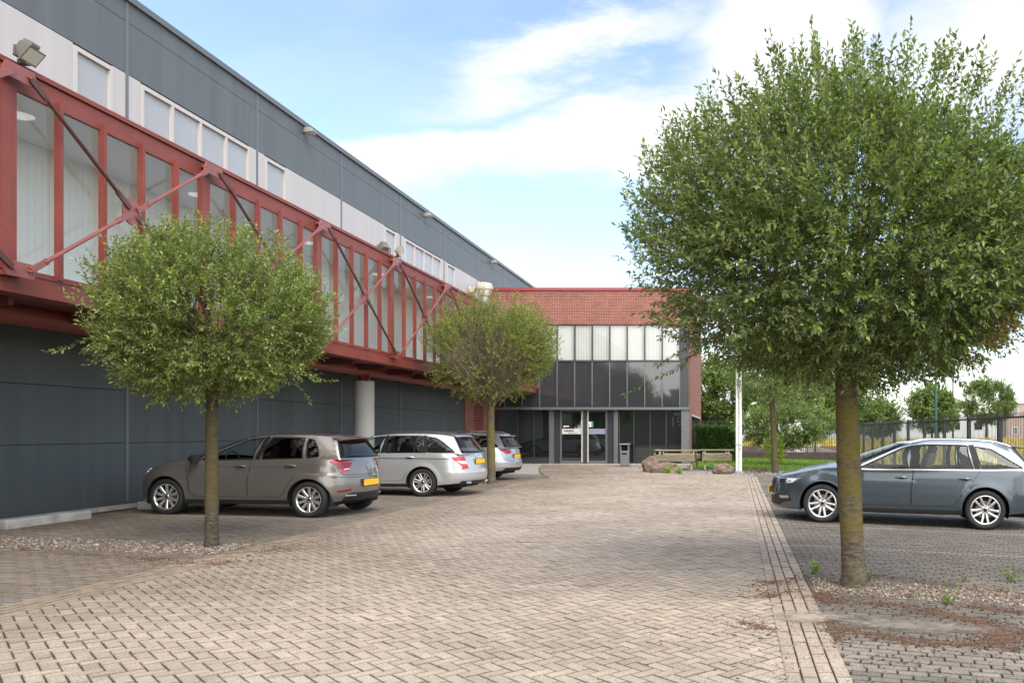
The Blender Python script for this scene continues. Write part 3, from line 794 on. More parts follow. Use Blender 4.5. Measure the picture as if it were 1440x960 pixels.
def bed(name, x0, x1, q0, q1, lean, xref, mat, lift=-.004):
    g = MB(); xs = np.linspace(x0, x1, 12)
    for a, b_ in zip(xs[:-1], xs[1:]):
        g.add([(a, q0-lean*(a-xref), float(zg(a))+lift), (b_, q0-lean*(b_-xref), float(zg(b_))+lift), (b_, q1-lean*(b_-xref), float(zg(b_))+lift), (a, q1-lean*(a-xref), float(zg(a))+lift)], [(0, 1, 2, 3)])
    tag(g.build(name, mat, fix=False), kind='structure')
soil = pm('grit_soil', (.17, .135, .105), .95, var=.4, vscale=5, bump=.6, bscale=60)
bed('gravel_bed_right', .72, 6.4, 7.5, 8.6, SR, .7, soil)
bed('gravel_bed_left', -11.0, -6.34, 9.85, 10.95, SL, -6.8, soil)
bed('gravel_bed_mid', -11.0, -6.0, 22.8, 23.8, SL, -6.8, soil)
stones('gravel', np.concatenate([strip_pts(.76, 5.5, 7.58, 8.40, SR, .7, 15000, 1), strip_pts(-10.9, -6.35, 9.95, 10.95, SL, -6.8, 11000, 2), strip_pts(-10.9, -6.0, 22.9, 23.7, SL, -6.8, 3500, 3)]), .0115, GR, 5, M_STONE)
# gravel court by the entrance
gv = pm('fine_gravel', (.34, .315, .29), .95, var=.30, vscale=26, bump=.8, bscale=70, detail=8)
for nm, poly in (('gravel_court_right', [(.72, 27.25), (.32, 27.25), (-3.3, 31.25), (-4.35, 34.45), (-4.7, 36.9), (-2.0, 36.9), (-2.0, 33.5), (2, 31.6), (7, 30.6), (7, 27.2)]),
                 ('gravel_court_left', [(-11.3, 27.4), (-6.3, 26.9), (-7.05, 29.4), (-7.95, 33.0), (-8.55, 36.9), (-11.3, 36.9)])):
    g = MB(); g.add([(x, y, float(zg(x)) - .004) for x, y in poly], [tuple(range(len(poly)))]); tag(g.build(nm, gv, fix=True), kind='structure')
rs = np.random.RandomState(9); P_ = np.stack([rs.uniform(-5, 3, 6000), rs.uniform(27, 36.5, 6000)], 1)
P_ = P_[poly_mask(P_, [(.72, 27.3), (.32, 27.3), (-3.3, 31.3), (-4.35, 34.5), (-4.7, 36.8), (-2.0, 36.8), (-2.0, 33.5), (2, 31.6), (3, 27.3)])]
stones('court_gravel', np.concatenate([P_, zg(P_[:, :1])], 1), .022, GR*1.05, 6, M_STONE)
# lawn
lawn = pm('lawn_grass', (.115, .205, .022), .9, var=.25, vscale=2.5, bump=.5, bscale=90)
g = MB(); g.add([(x, y, float(zg(x)) + .0) for x, y in [(-2.0, 33.5), (2, 31.6), (7, 30.6), (7.4, 30.5), (7.4, 46), (-2.0, 46)]], [tuple(range(6))])
tag(g.build('lawn', lawn, fix=True), kind='structure')
def blades(name, P, h, w, cols, seed, mat):
    rs = np.random.RandomState(seed); n = len(P); a = rs.uniform(0, 6.28, n); hh = h*rs.uniform(.5, 1.25, n); le = rs.normal(0, .28, (n, 2))*hh[:, None]
    d = np.stack([np.cos(a), np.sin(a)], 1)*w*rs.uniform(.6, 1.2, (n, 1))
    V = np.zeros((n, 3, 3)); V[:, 0, :2] = P[:, :2]-d; V[:, 1, :2] = P[:, :2]+d; V[:, 2, :2] = P[:, :2]+le
    V[:, 0, 2] = V[:, 1, 2] = P[:, 2]; V[:, 2, 2] = P[:, 2]+hh
    t = cols[rs.randint(0, len(cols), n)]*rs.uniform(.7, 1.25, (n, 1))
    o = raw_mesh(name, V.reshape(-1, 3), np.arange(n*3).reshape(-1, 3), mat, attrs={'tone': ('FLOAT_COLOR', np.concatenate([np.repeat(t, 3, 0), np.ones((n*3, 1))], 1))})
    tag(o, kind='stuff'); return o
M_BLADE = tone_mat('grass_blades', .7)
rs = np.random.RandomState(21); n = 26000
P_ = np.stack([rs.uniform(-2, 7.3, n), rs.uniform(30.6, 45.5, n)], 1); P_ = P_[poly_mask(P_, [(-2, 33.5), (2, 31.6), (7, 30.6), (7.4, 30.5), (7.4, 45.5), (-2, 45.5)])]
blades('lawn_blades', np.concatenate([P_, zg(P_[:, :1])], 1), .07, .012, np.array([[.13, .25, .025], [.10, .19, .02], [.19, .29, .05]]), 22, M_BLADE)
# wild meadow beyond the fences: green stalks, ochre seed heads
n = 34000
P_ = np.stack([rs.uniform(-6, 46, n), rs.uniform(8, 95, n)], 1); P_ = P_[((P_[:, 1] > 49) | (P_[:, 0] > 8.2)) & (P_[:, 0] < 8+.6*P_[:, 1])]
blades('wild_meadow', np.concatenate([P_, np.full((len(P_), 1), -.42)], 1), 1.25, .05, np.array([[.60, .42, .08], [.50, .40, .08], [.20, .26, .05], [.62, .48, .14], [.55, .36, .07]]), 23, M_BLADE)

# brown leaf and blossom litter washed into lines and heaps
def litter(lines, n, seed):
    rs = np.random.RandomState(seed); out = []
    for pts, wdt, k in lines:
        g_ = np.array([on_ground(*p) for p in pts]); d = np.concatenate([[0], np.cumsum(np.linalg.norm(np.diff(g_, axis=0), axis=1))])
        s = rs.uniform(0, d[-1], int(n*k)); c = np.stack([np.interp(s, d, g_[:, 0]), np.interp(s, d, g_[:, 1])], 1)
        wob = .6+.5*np.sin(s*7+seed)+.5*np.sin(s*23)+rs.exponential(.35, len(s))
        out.append(c + rs.normal(0, 1, c.shape)*wdt*np.clip(wob, .2, 2.6)[:, None])
    P = np.concatenate(out); return np.concatenate([P, zg(P[:, :1])+.004], 1)
BR = np.array([[.10, .052, .036], [.15, .075, .048], [.07, .042, .030], [.20, .11, .07], [.13, .085, .055]])
L1 = [([(1062, 834), (1085, 838), (1125, 830), (1170, 846)], .13, .7), ([(1072, 822), (1120, 812), (1150, 815)], .13, .5), ([(1110, 825), (1180, 845), (1280, 852), (1330, 865)], .10, .8),
      ([(1300, 858), (1360, 870), (1400, 878), (1425, 885)], .07, .6), ([(1160, 872), (1185, 884), (1240, 895), (1300, 903), (1370, 905)], .06, .8), ([(1370, 880), (1400, 890), (1420, 892), (1400, 905), (1410, 900)], .13, 1.5),
      ([(1046, 876), (1075, 884), (1098, 886)], .06, .2), ([(1172, 886), (1182, 905)], .04, .12), ([(1350, 850), (1440, 862)], .12, .3), ([(1200, 805), (1300, 818), (1440, 838)], .14, .5), ([(1150, 880), (1250, 930), (1420, 930)], .45, .25), ([(1000, 860), (1080, 900), (1100, 950)], .5, .12)]
L2 = [([(330, 778), (380, 772), (400, 768)], .22, .5), ([(200, 785), (290, 792), (350, 790)], .18, .45), ([(20, 772), (150, 782), (240, 786)], .14, .3), ([(600, 685), (650, 684), (700, 684)], .25, .3), ([(100, 800), (300, 780), (450, 745)], .8, .25)]
stones('leaf_litter', np.concatenate([litter(L1, 2200, 3), litter(L2, 2200, 4)]), .0075, BR, 8, tone_mat('litter'), flat=.3)
# worn hollow with silt beside the right tree strip
cx, cy = on_ground(1290, 880); th = np.linspace(0, 2*math.pi, 60)[:-1]
rr = 1 + .10*np.sin(3*th+1) + .06*np.sin(7*th) + .04*np.sin(13*th+2)
def patch_mat(name, c1, c2, seed):
    """thin washed-in silt whose rim breaks up into the joints"""
    m = bpy.data.materials.new(name); m.use_nodes = True
    n, l = m.node_tree.nodes, m.node_tree.links; p = n['Principled BSDF']; p.inputs['Roughness'].default_value = .95; p.inputs['Specular IOR Level'].default_value = .15
    tc = n.new('ShaderNodeTexCoord'); t = n.new('ShaderNodeTexNoise'); t.inputs['Scale'].default_value = 6; t.inputs['Detail'].default_value = 9; t.inputs['Roughness'].default_value = .68
    l.new(tc.outputs['Object'], t.inputs['Vector'])
    r = n.new('ShaderNodeValToRGB'); r.color_ramp.elements[0].position = .36; r.color_ramp.elements[1].position = .62; r.color_ramp.elements[0].color = (*c1, 1); r.color_ramp.elements[1].color = (*c2, 1)
    l.new(t.outputs['Fac'], r.inputs[0]); l.new(r.outputs[0], p.inputs['Base Color'])
    at = n.new('ShaderNodeAttribute'); at.attribute_name = 'rim'
    t2 = n.new('ShaderNodeTexNoise'); t2.inputs['Scale'].default_value = 14; t2.inputs['Detail'].default_value = 8; l.new(tc.outputs['Object'], t2.inputs['Vector'])
    a = n.new('ShaderNodeMath'); a.operation = 'ADD'; l.new(at.outputs['Fac'], a.inputs[0]); l.new(t2.outputs['Fac'], a.inputs[1])
    c = n.new('ShaderNodeMapRange'); c.inputs['From Min'].default_value = .98; c.inputs['From Max'].default_value = 1.5; l.new(a.outputs[0], c.inputs['Value'])
    tr = n.new('ShaderNodeBsdfTransparent'); mx = n.new('ShaderNodeMixShader'); l.new(c.outputs[0], mx.inputs[0]); l.new(tr.outputs[0], mx.inputs[1]); l.new(p.outputs[0], mx.inputs[2]); l.new(mx.outputs[0], n['Material Output'].inputs[0])
    bp = n.new('ShaderNodeBump'); bp.inputs['Strength'].default_value = .6; bp.inputs['Distance'].default_value = .01; l.new(t.outputs['Fac'], bp.inputs['Height']); l.new(bp.outputs[0], p.inputs['Normal'])
    return m
def silt_sheet(name, cx, cy, a, b_, lean, z, mat):
    V, rim, Fc = [(cx, cy, float(zg(cx))+z)], [1.0], []
    K = 6; n = len(th)
    for k_ in range(1, K+1):
        f = k_/K
        for t, r in zip(th, rr):
            x = cx + a*r*f*math.cos(t); y = cy + b_*r*f*math.sin(t) - lean*r*f*math.cos(t)
            V.append((x, y, float(zg(x))+z)); rim.append(1.15-1.05*f**1.5)
    for i in range(n): Fc.append((0, 1+i, 1+(i+1) % n, 1+(i+1) % n))
    tri = [(0, 1+i, 1+(i+1) % n) for i in range(n)]
    for k_ in range(K-1):
        for i in range(n):
            p0 = 1+k_*n+i; p1 = 1+k_*n+(i+1) % n
            tri += [(p0, p0+n, p1+n), (p0, p1+n, p1)]
    o = raw_mesh(name, V, tri, mat, attrs={'rim': ('FLOAT', rim)}); tag(o, kind='structure')
silt_sheet('silt_patch', cx, cy, 1.10, .37, .10, .006, patch_mat('silt', (.13, .11, .09), (.27, .235, .195), 1))
cx2, cy2 = on_ground(1135, 868)
silt_sheet('sand_patch', cx2, cy2, .40, .30, .0, .009, patch_mat('washed_sand', (.30, .24, .185), (.40, .335, .27), 2))
# ================================================================== trees and plants
def leaf_mat(name, back=1.25):
    m = bpy.data.materials.new(name); m.use_nodes = True
    n, l = m.node_tree.nodes, m.node_tree.links; b = n['Principled BSDF']
    b.inputs['Roughness'].default_value = .33; b.inputs['Specular IOR Level'].default_value = .5
    at = n.new('ShaderNodeAttribute'); at.attribute_name = 'tone'; l.new(at.outputs['Color'], b.inputs['Base Color'])
    tr = n.new('ShaderNodeBsdfTranslucent'); mu = n.new('ShaderNodeVectorMath'); mu.operation = 'MULTIPLY'; mu.inputs[1].default_value = (1.25, 1.35, .5)
    l.new(at.outputs['Color'], mu.inputs[0]); l.new(mu.outputs[0], tr.inputs[0])
    mx = n.new('ShaderNodeMixShader'); mx.inputs[0].default_value = .38
    l.new(b.outputs[0], mx.inputs[1]); l.new(tr.outputs[0], mx.inputs[2]); l.new(mx.outputs[0], n['Material Output'].inputs[0])
    return m
M_LEAF = leaf_mat('leaves')
def bark_mat(name, a, b_, c):
    m = bpy.data.materials.new(name); m.use_nodes = True
    n, l = m.node_tree.nodes, m.node_tree.links; p = n['Principled BSDF']; p.inputs['Roughness'].default_value = .9
    p.inputs['Specular IOR Level'].default_value = .2
    tc = n.new('ShaderNodeTexCoord'); mp = n.new('ShaderNodeMapping'); mp.inputs['Scale'].default_value = (9, 9, 24); l.new(tc.outputs['Object'], mp.inputs[0])
    t = n.new('ShaderNodeTexNoise'); t.inputs['Scale'].default_value = 1.6; t.inputs['Detail'].default_value = 7; t.inputs['Roughness'].default_value = .65; l.new(mp.outputs[0], t.inputs['Vector'])
    t2 = n.new('ShaderNodeTexNoise'); t2.inputs['Scale'].default_value = 3.5; t2.inputs['Detail'].default_value = 5; l.new(tc.outputs['Object'], t2.inputs['Vector'])
    r = n.new('ShaderNodeValToRGB'); r.color_ramp.elements[0].color = (*a, 1); r.color_ramp.elements[1].color = (*b_, 1); r.color_ramp.elements[0].position = .35; r.color_ramp.elements[1].position = .62
    l.new(t.outputs['Fac'], r.inputs[0])
    sp = n.new('ShaderNodeSeparateXYZ'); l.new(tc.outputs['Object'], sp.inputs[0])
    mr = n.new('ShaderNodeMapRange'); mr.inputs['From Min'].default_value = .25; mr.inputs['From Max'].default_value = .60; l.new(sp.outputs[2], mr.inputs['Value'])
    ms = n.new('ShaderNodeMapRange'); ms.inputs['From Min'].default_value = .38; ms.inputs['From Max'].default_value = .58; l.new(t2.outputs['Fac'], ms.inputs['Value'])
    mm = n.new('ShaderNodeMath'); mm.operation = 'MULTIPLY'; l.new(mr.outputs[0], mm.inputs[0]); l.new(ms.outputs[0], mm.inputs[1])
    mm2 = n.new('ShaderNodeMath'); mm2.operation = 'MULTIPLY'; mm2.inputs[1].default_value = .72; l.new(mm.outputs[0], mm2.inputs[0])
    mx = n.new('ShaderNodeMix'); mx.data_type = 'RGBA'; l.new(mm2.outputs[0], mx.inputs[0]); l.new(r.outputs[0], mx.inputs[6]); mx.inputs[7].default_value = (*c, 1)
    l.new(mx.outputs[2], p.inputs['Base Color'])
    bp = n.new('ShaderNodeBump'); bp.inputs['Strength'].default_value = .7; bp.inputs['Distance'].default_value = .012; l.new(t.outputs['Fac'], bp.inputs['Height']); l.new(bp.outputs[0], p.inputs['Normal'])
    return m
M_BARK = bark_mat('algae_bark', (.050, .040, .030), (.16, .13, .092), (.145, .118, .026))
M_BARK2 = bark_mat('brown_bark', (.036, .029, .022), (.115, .092, .068), (.10, .082, .030))
M_TWIG = pm('twig_bark', (.13, .10, .07), .9, var=.2, vscale=8)

def np_tubes(paths, radii, n=3):
    """many thin tubes at once: list of (k, 3) arrays of the same k"""
    P = np.asarray(paths, float); m, k, _ = P.shape
    T = np.gradient(P, axis=1); T /= np.maximum(np.linalg.norm(T, axis=2, keepdims=True), 1e-9)
    ref = np.where(np.abs(T[..., 2:3]) > .9, np.array([1., 0, 0]), np.array([0, 0, 1.]))
    A = np.cross(T, ref); A /= np.maximum(np.linalg.norm(A, axis=2, keepdims=True), 1e-9); B = np.cross(T, A)
    Rr = np.asarray(radii, float)
    if Rr.ndim == 1: Rr = np.repeat(Rr[None], m, 0)
    ring = np.stack([P + Rr[..., None]*(math.cos(2*math.pi*j/n)*A + math.sin(2*math.pi*j/n)*B) for j in range(n)], 2)
    V = ring.reshape(-1, 3); f = []
    base = np.arange(m)[:, None]*(k*n) + np.arange(k-1)[None]*n
    for j in range(n):
        j2 = (j+1) % n; f.append(np.stack([base+j, base+j2, base+n+j2, base+n+j], -1).reshape(-1, 4))
    return V, np.concatenate(f)

def foliage(name, tips, dirs, length, per, leaf, cols, seed, parent, twig_r=.0028, wid=.48, droop=.25, warm=None, curl=.35):
    """leafy twigs: alternate folded leaves along short shoots; twigs and leaves are one crown mesh"""
    rs = np.random.RandomState(seed); n = len(tips)
    L = length*rs.uniform(.6, 1.3, n)
    dirs = dirs/np.linalg.norm(dirs, axis=1, keepdims=True)
    side = np.cross(dirs, rs.normal(0, 1, (n, 3))); side /= np.linalg.norm(side, axis=1, keepdims=True)
    s5 = np.linspace(0, 1, 4)
    bend = side*rs.normal(0, .16, (n, 1)) + np.array([0, 0, 1])*rs.normal(.08, .10, (n, 1))
    path = tips[:, None] + dirs[:, None]*(L[:, None]*s5[None])[..., None] + bend[:, None]*((s5**2)[None]*L[:, None])[..., None]
    tv, tf = np_tubes(path, np.array([1.0, .8, .6, .35])*twig_r)
    # leaves
    q = np.repeat(np.arange(n), per); s = np.tile((np.arange(per)+.6)/per, n) + rs.normal(0, .02, n*per); s = np.clip(s, .03, 1.0)
    pos = tips[q] + dirs[q]*(L[q]*s)[:, None] + bend[q]*(s**2*L[q])[:, None]
    ax = dirs[q] + bend[q]*(2*s)[:, None]; ax /= np.linalg.norm(ax, axis=1, keepdims=True)
    perp2 = np.cross(ax, side[q]); perp2 /= np.maximum(np.linalg.norm(perp2, axis=1, keepdims=True), 1e-6); perp1 = np.cross(perp2, ax)
    an = np.tile(np.arange(per)*2.4, n) + rs.uniform(0, .7, n*per) + np.repeat(rs.uniform(0, 6.28, n), per)
    out = perp1*np.cos(an)[:, None] + perp2*np.sin(an)[:, None]
    tilt = rs.uniform(.55, 1.05, (n*per, 1))*np.where(s > .93, .35, 1)[:, None]
    d = ax*np.cos(tilt) + out*np.sin(tilt); d[:, 2] -= droop*rs.uniform(0, 1, n*per)*.5
    d /= np.linalg.norm(d, axis=1, keepdims=True)
    nr = np.cross(d, np.cross(np.array([0, 0, 1.])[None] + rs.normal(0, .45, (n*per, 3)), d)); nr /= np.maximum(np.linalg.norm(nr, axis=1, keepdims=True), 1e-6)
    w = np.cross(d, nr)
    ln = leaf*rs.uniform(.65, 1.25, (n*per, 1)); wd = ln*wid*rs.uniform(.8, 1.15, (n*per, 1))
    p0 = pos; p3 = pos + d*ln - nr*ln*.10
    mid = pos + d*ln*.45
    p1 = mid + w*wd*.5 + nr*wd*curl*.5; p2 = mid - w*wd*.5 + nr*wd*curl*.5
    V = np.stack([p0, p1, p3, p2], 1).reshape(-1, 3); m = n*per
    b4 = np.arange(m)[:, None]*4
    lf = np.concatenate([b4 + np.array([[0, 1, 2, 2]]), b4 + np.array([[0, 2, 3, 3]])])
    tw_tone = rs.normal(0, 1, n)
    ci = cols[np.clip((rs.beta(1.5, 1.5, m)*len(cols)).astype(int), 0, len(cols)-1)]
    t = ci*(1 + .13*tw_tone[q])[:, None]*(1+rs.normal(0, .10, (m, 1)))
    if warm is not None:
        k = warm(pos) > rs.uniform(0, 1, m); t[k] = np.array([[.30, .15, .03], [.36, .22, .05], [.22, .10, .035]])[rs.randint(0, 3, k.sum())]
    # a few young bright leaves at the shoot ends
    k = (s > .8) & (rs.uniform(0, 1, m) < .35); t[k] = t[k]*np.array([1.45, 1.35, 1.05])
    t = np.clip(t, .008, .8)
    nt = len(tv)
    tris = np.concatenate([lf[:, :3]])  + nt
    tq = np.concatenate([tf[:, [0, 1, 2]], tf[:, [0, 2, 3]]])
    Fc = np.concatenate([tq, tris]); mi = np.concatenate([np.zeros(len(tq)), np.ones(len(tris))])
    col = np.concatenate([np.tile([.1, .08, .06, 1], (nt, 1)), np.concatenate([np.repeat(t, 4, 0), np.ones((m*4, 1))], 1)])
    return raw_mesh(name, np.concatenate([tv, V]), Fc, [M_TWIG, M_LEAF], parent, {'tone': ('FLOAT_COLOR', col), 'material_index': ('', mi)})

def tree(name, label, base, H, rt, rtop, c, rad, ntw, per, leaf, tl, cols, seed, lean=(0, 0), bark=None, flat_low=.8, nlimb=11, gaps=.5, group=None, bare=0, warm=None, shoots=60, hollow=.35, limb_r=.34, cat='tree', clumps=90, wid=.48, lumpy=.09, stray=0):
    """trunk with limbs as one mesh, crown of leafy twigs in the ellipsoid c, rad (relative to base)"""
    rs = np.random.RandomState(seed); rnd = random.Random(seed)
    root = empty(name, (base[0], base[1], float(zg(base[0]))-.01)); tag(root, label, cat, group)
    c = np.array(c, float); rad = np.array(rad, float)
    tb = MB(); hs = np.linspace(0, H, 12); off = [0, 0]
    pts, rr = [], []
    for i, h in enumerate(hs):
        t = h/H
        pts.append((lean[0]*t + .012*math.sin(3*t+seed), lean[1]*t + .012*math.cos(4*t), h))
        r = rt + (rtop-rt)*t + rt*.22*math.exp(-t*16) + .004*math.sin(9*t+seed); rr.append(r)
    tb.tube(pts, rr, 16)
    top = np.array(pts[-1]); limb_ends = []
    for i in range(nlimb):
        ph = 2*math.pi*(i*.382) + rnd.uniform(-.2, .2); el = rnd.uniform(-.15, 1.25)
        d = np.array([math.cos(ph)*math.cos(el), math.sin(ph)*math.cos(el), math.sin(el)])
        rz = rad[2]*(flat_low if d[2] < 0 else 1)
        e = c + d*np.array([rad[0], rad[1], rz])*rnd.uniform(.62, .86)
        s0 = np.array(top) - np.array([0, 0, rnd.uniform(0, .10*H)])
        m1 = s0 + (e-s0)*.35 + np.array([0, 0, .12*rad[2]]) + rs.normal(0, .04, 3)*rad
        m2 = s0 + (e-s0)*.70 + np.array([0, 0, .08*rad[2]]) + rs.normal(0, .05, 3)*rad
        r0 = rtop*limb_r*rnd.uniform(.8, 1.25)*(1.3 if el > .8 else 1)
        tb.tube([s0, m1, m2, e], [r0, r0*.62, r0*.38, r0*.14], 6)
        for q in range(5):
            st = m1 + (e-m1)*rnd.uniform(.0, .8); en = st + (rs.normal(0, .5, 3) + .7*d)*rad*rnd.uniform(.22, .42)
            tb.tube([st, (st+en)/2 + rs.normal(0, .03, 3), en], [r0*.30, r0*.2, r0*.07], 4)
            limb_ends.append(en)
    tb.build('trunk', bark or M_BARK, root, smooth=True, angle=70)
    # crown: twigs thicker near the skin, gathered in clumps, with hollows between
    K = rs.normal(0, 1, (clumps, 3)); K /= np.linalg.norm(K, axis=1, keepdims=True); K *= rs.uniform(.72, 1.02, (clumps, 1))
    lump = rs.normal(0, 1, (22, 3)); lump /= np.linalg.norm(lump, axis=1, keepdims=True); la = rs.normal(0, lumpy, 22)
    P = []
    while sum(len(p) for p in P) < ntw:
        q = rs.normal(0, 1, (ntw*2, 3)); u = q/np.linalg.norm(q, axis=1, keepdims=True)
        r = (hollow**3 + (1-hollow**3)*rs.uniform(0, 1, (len(u), 1)))**(1/3)
        r = r*(1 + (np.exp((u @ lump.T - 1)*7)*la).sum(1))[:, None]
        x = u*r
        dmin = np.min(np.linalg.norm(x[:, None] - K[None], axis=2), axis=1)
        ok = rs.uniform(0, 1, len(x)) < np.clip(1.25 - gaps*(dmin/.22)**2, .06, 1)
        P.append(x[ok])
    X = np.concatenate(P)[:ntw]
    S = rad[None]*np.where(X[:, 2:3] < 0, np.array([1, 1, flat_low]), 1)
    tips = c + X*S
    d = X/np.linalg.norm(X, axis=1, keepdims=True) + rs.normal(0, .38, X.shape) + np.array([0, 0, .38])
    tips = tips - d/np.linalg.norm(d, axis=1, keepdims=True)*tl*.5
    # long free shoots that break the outline
    if shoots:
        u = rs.normal(0, 1, (shoots, 3)); u[:, 2] = np.abs(u[:, 2])*1.0 - .25; u /= np.linalg.norm(u, axis=1, keepdims=True)
        sp = c + u*rad*np.where(u[:, 2:3] < 0, flat_low, 1)*.97
        tips = np.concatenate([tips, sp, sp + u*tl*.45]); dd = u + np.array([0, 0, .9]) + rs.normal(0, .2, u.shape)
        d = np.concatenate([d, dd, dd])
    if stray:
        ph = rs.uniform(0, 6.28, stray); u = np.stack([np.cos(ph), np.sin(ph), rs.uniform(-.75, -.15, stray)], 1)
        e0 = c + u*rad*rs.uniform(.75, .95, (stray, 1)); dd = u*np.array([1, 1, .2]) + np.array([0, 0, -.25]) + rs.normal(0, .2, u.shape)
        dn = dd/np.linalg.norm(dd, axis=1, keepdims=True)
        for f in (0, .55, 1.1, 1.6):
            kk = rs.uniform(0, 1, stray) < 1 - f*.4
            tips = np.concatenate([tips, (e0 + dn*tl*f)[kk]]); d = np.concatenate([d, dd[kk]])
    if bare:
        # bare wood showing: keep leaves off the lower heart of the crown
        near = (X[:, 1] < .35) & (np.hypot(X[:, 0]/.62, (X[:, 2]+.35)/.80) < 1)
        keep = np.ones(len(tips), bool); keep[:len(X)] = ~(near & (rs.uniform(0, 1, len(X)) < bare))
        tips, d = tips[keep], d[keep]
    foliage('crown', tips, d, tl, per, leaf, cols, seed+5, root, warm=warm, wid=wid)
    if bare:
        nb = 900; ph = rs.uniform(0, 6.28, nb); el = rs.uniform(-.25, 1.45, nb)
        u = np.stack([np.cos(ph)*np.cos(el), np.sin(ph)*np.cos(el), np.sin(el)], 1); fl = np.where(u[:, 2:3] < 0, flat_low, 1)
        e = c + u*rad*fl*rs.uniform(.75, 1.0, (nb, 1)); s0 = np.array(top) + (e-np.array(top))*rs.uniform(.08, .5, (nb, 1)) + rs.normal(0, .06, (nb, 3))
        m1 = s0 + (e-s0)*.4 + rs.normal(0, .07, (nb, 3)); m2 = s0 + (e-s0)*.75 + rs.normal(0, .08, (nb, 3))
        tv, tf = np_tubes(np.stack([s0, m1, m2, e], 1), np.array([.009, .007, .005, .002]), 3)
        raw_mesh('bare_twigs', tv, tf, pm('grey_twigs', (.20, .165, .11), .9, var=.2, vscale=6), root)
    return root

G1 = np.array([[.092, .130, .050], [.128, .180, .060], [.165, .228, .074], [.205, .270, .088], [.24, .305, .125]])
G2 = np.array([[.135, .180, .048], [.180, .236, .060], [.225, .285, .076], [.26, .32, .098], [.29, .34, .15]])
G3 = np.array([[.165, .200, .042], [.215, .255, .058], [.26, .30, .074], [.29, .32, .105]])
bx, by = on_ground(1202, 824)
tree('round_tree', 'large round crowned tree with yellow green algae on its trunk in the right gravel strip', (bx, by), 2.15, .118, .112, (-.0, 0, 3.22), (2.05, 2.0, 1.62), 9800, 12, .058, .26, G1, 3,
     lean=(-.085, 0), flat_low=.76, shoots=420, nlimb=17, hollow=.25, clumps=110, gaps=.58, lumpy=.12, limb_r=.42, stray=30,
     warm=lambda p: np.where((p[:, 0] > 1.0) & (p[:, 2] < 2.75) & (p[:, 2] < 2.2 + .35*(p[:, 0]-.2)), .55, np.where((p[:, 0] < -1.2) & (p[:, 2] < 2.7) & (np.sin(p[:, 0]*9+p[:, 1]*7) > .93), .6, 0)))
bx, by = on_ground(298, 768)
tree('round_tree', 'round crowned young tree in the left gravel strip in front of the footbridge', (bx, by), 2.20, .078, .072, (.02, 0, 2.90), (1.27, 1.27, 1.07), 5600, 11, .052, .22, G2, 5, flat_low=.98, shoots=260, nlimb=13, hollow=.4, bark=M_BARK2, gaps=.55, clumps=70, lumpy=.12, stray=26)
bx, by = on_ground(691, 680)
tree('round_tree', 'thin crowned tree with bare grey twigs showing before the brick entrance block', (bx, by), 2.2, .115, .10, (.05, 0, 3.78), (1.70, 1.6, 1.50), 5000, 11, .058, .26, G3, 9, flat_low=1.0, shoots=240, nlimb=16, bare=.70, hollow=.55, gaps=.6, clumps=60, lumpy=.11)
# garden beyond the court
tree('garden_tree', 'slender brown trunk tree standing at the edge of the lawn', (1.45, 29.9), 3.0, .12, .09, (.3, .2, 3.7), (2.1, 2.0, 1.5), 1500, 9, .10, .36, G1*1.1, 13, bark=M_BARK2, shoots=60, lean=(-.12, 0))
tree('leafy_shrub', 'broad dark green shrub with many stems on the lawn before the back fence', (2.0, 37), .7, .07, .06, (.3, 0, 1.75), (2.3, 1.6, 1.15), 1700, 9, .12, .34, G1*1.15, 15, bark=M_BARK2, nlimb=16, shoots=40, cat='shrub', limb_r=.6)
tree('bright_shrub', 'small yellow green shrub at the foot of the slender garden tree', (1.55, 32.0), .25, .02, .015, (0, 0, .75), (.42, .4, .6), 140, 8, .10, .22, np.array([[.24, .33, .04], [.30, .38, .06]]), 17, nlimb=6, shoots=0, cat='shrub')
def far_tree(label, x, y, h, w, seed, cols=G1*.95, n=2600, leaf=.26, group='trees beyond the fence'):
    tree('field_tree', label, (x, y), h*.35, .16*h/6, .10*h/6, (0, 0, h*.62), (w/2, w/2, h*.40), n, 6, leaf, leaf*2.2, cols, seed, bark=M_BARK2, nlimb=9, shoots=30, group=group, gaps=.7, clumps=34, hollow=.3, wid=.7)
far_tree('lone round field tree left of the beige far building', 33.8, 110, 8.8, 7.2, 31)
far_tree('field tree right behind the thinner green lamp post', 23.6, 95, 5.8, 4.6, 32)
far_tree('field tree behind the thicker green lamp post', 17.8, 74, 5.4, 4.6, 33)
far_tree('low field tree just left of the thicker green lamp post', 13.9, 80, 4.4, 4.8, 34)
far_tree('field tree hidden mostly behind the trunk of the large right tree', 9.5, 66, 5.8, 5.5, 35)
far_tree('field tree beside the grey far office', -1.2, 62, 7.2, 6.0, 36)
far_tree('field tree above the middle of the back fence', 4.0, 64, 6.8, 6.0, 37)
# trees behind the camera that the dark glass mirrors
for i, (x, y, h, w) in enumerate([(-21.5, -30, 9.0, 4.0), (-16.5, -32, 5.6, 6.5), (-13.0, -26, 6.2, 5.5), (-8.5, -30, 5.4, 5.0)]):
    far_tree('roadside tree behind the viewer mirrored in the dark glass', x, y, h, w, 50+i, n=900, leaf=.5, group='roadside trees behind the viewer')

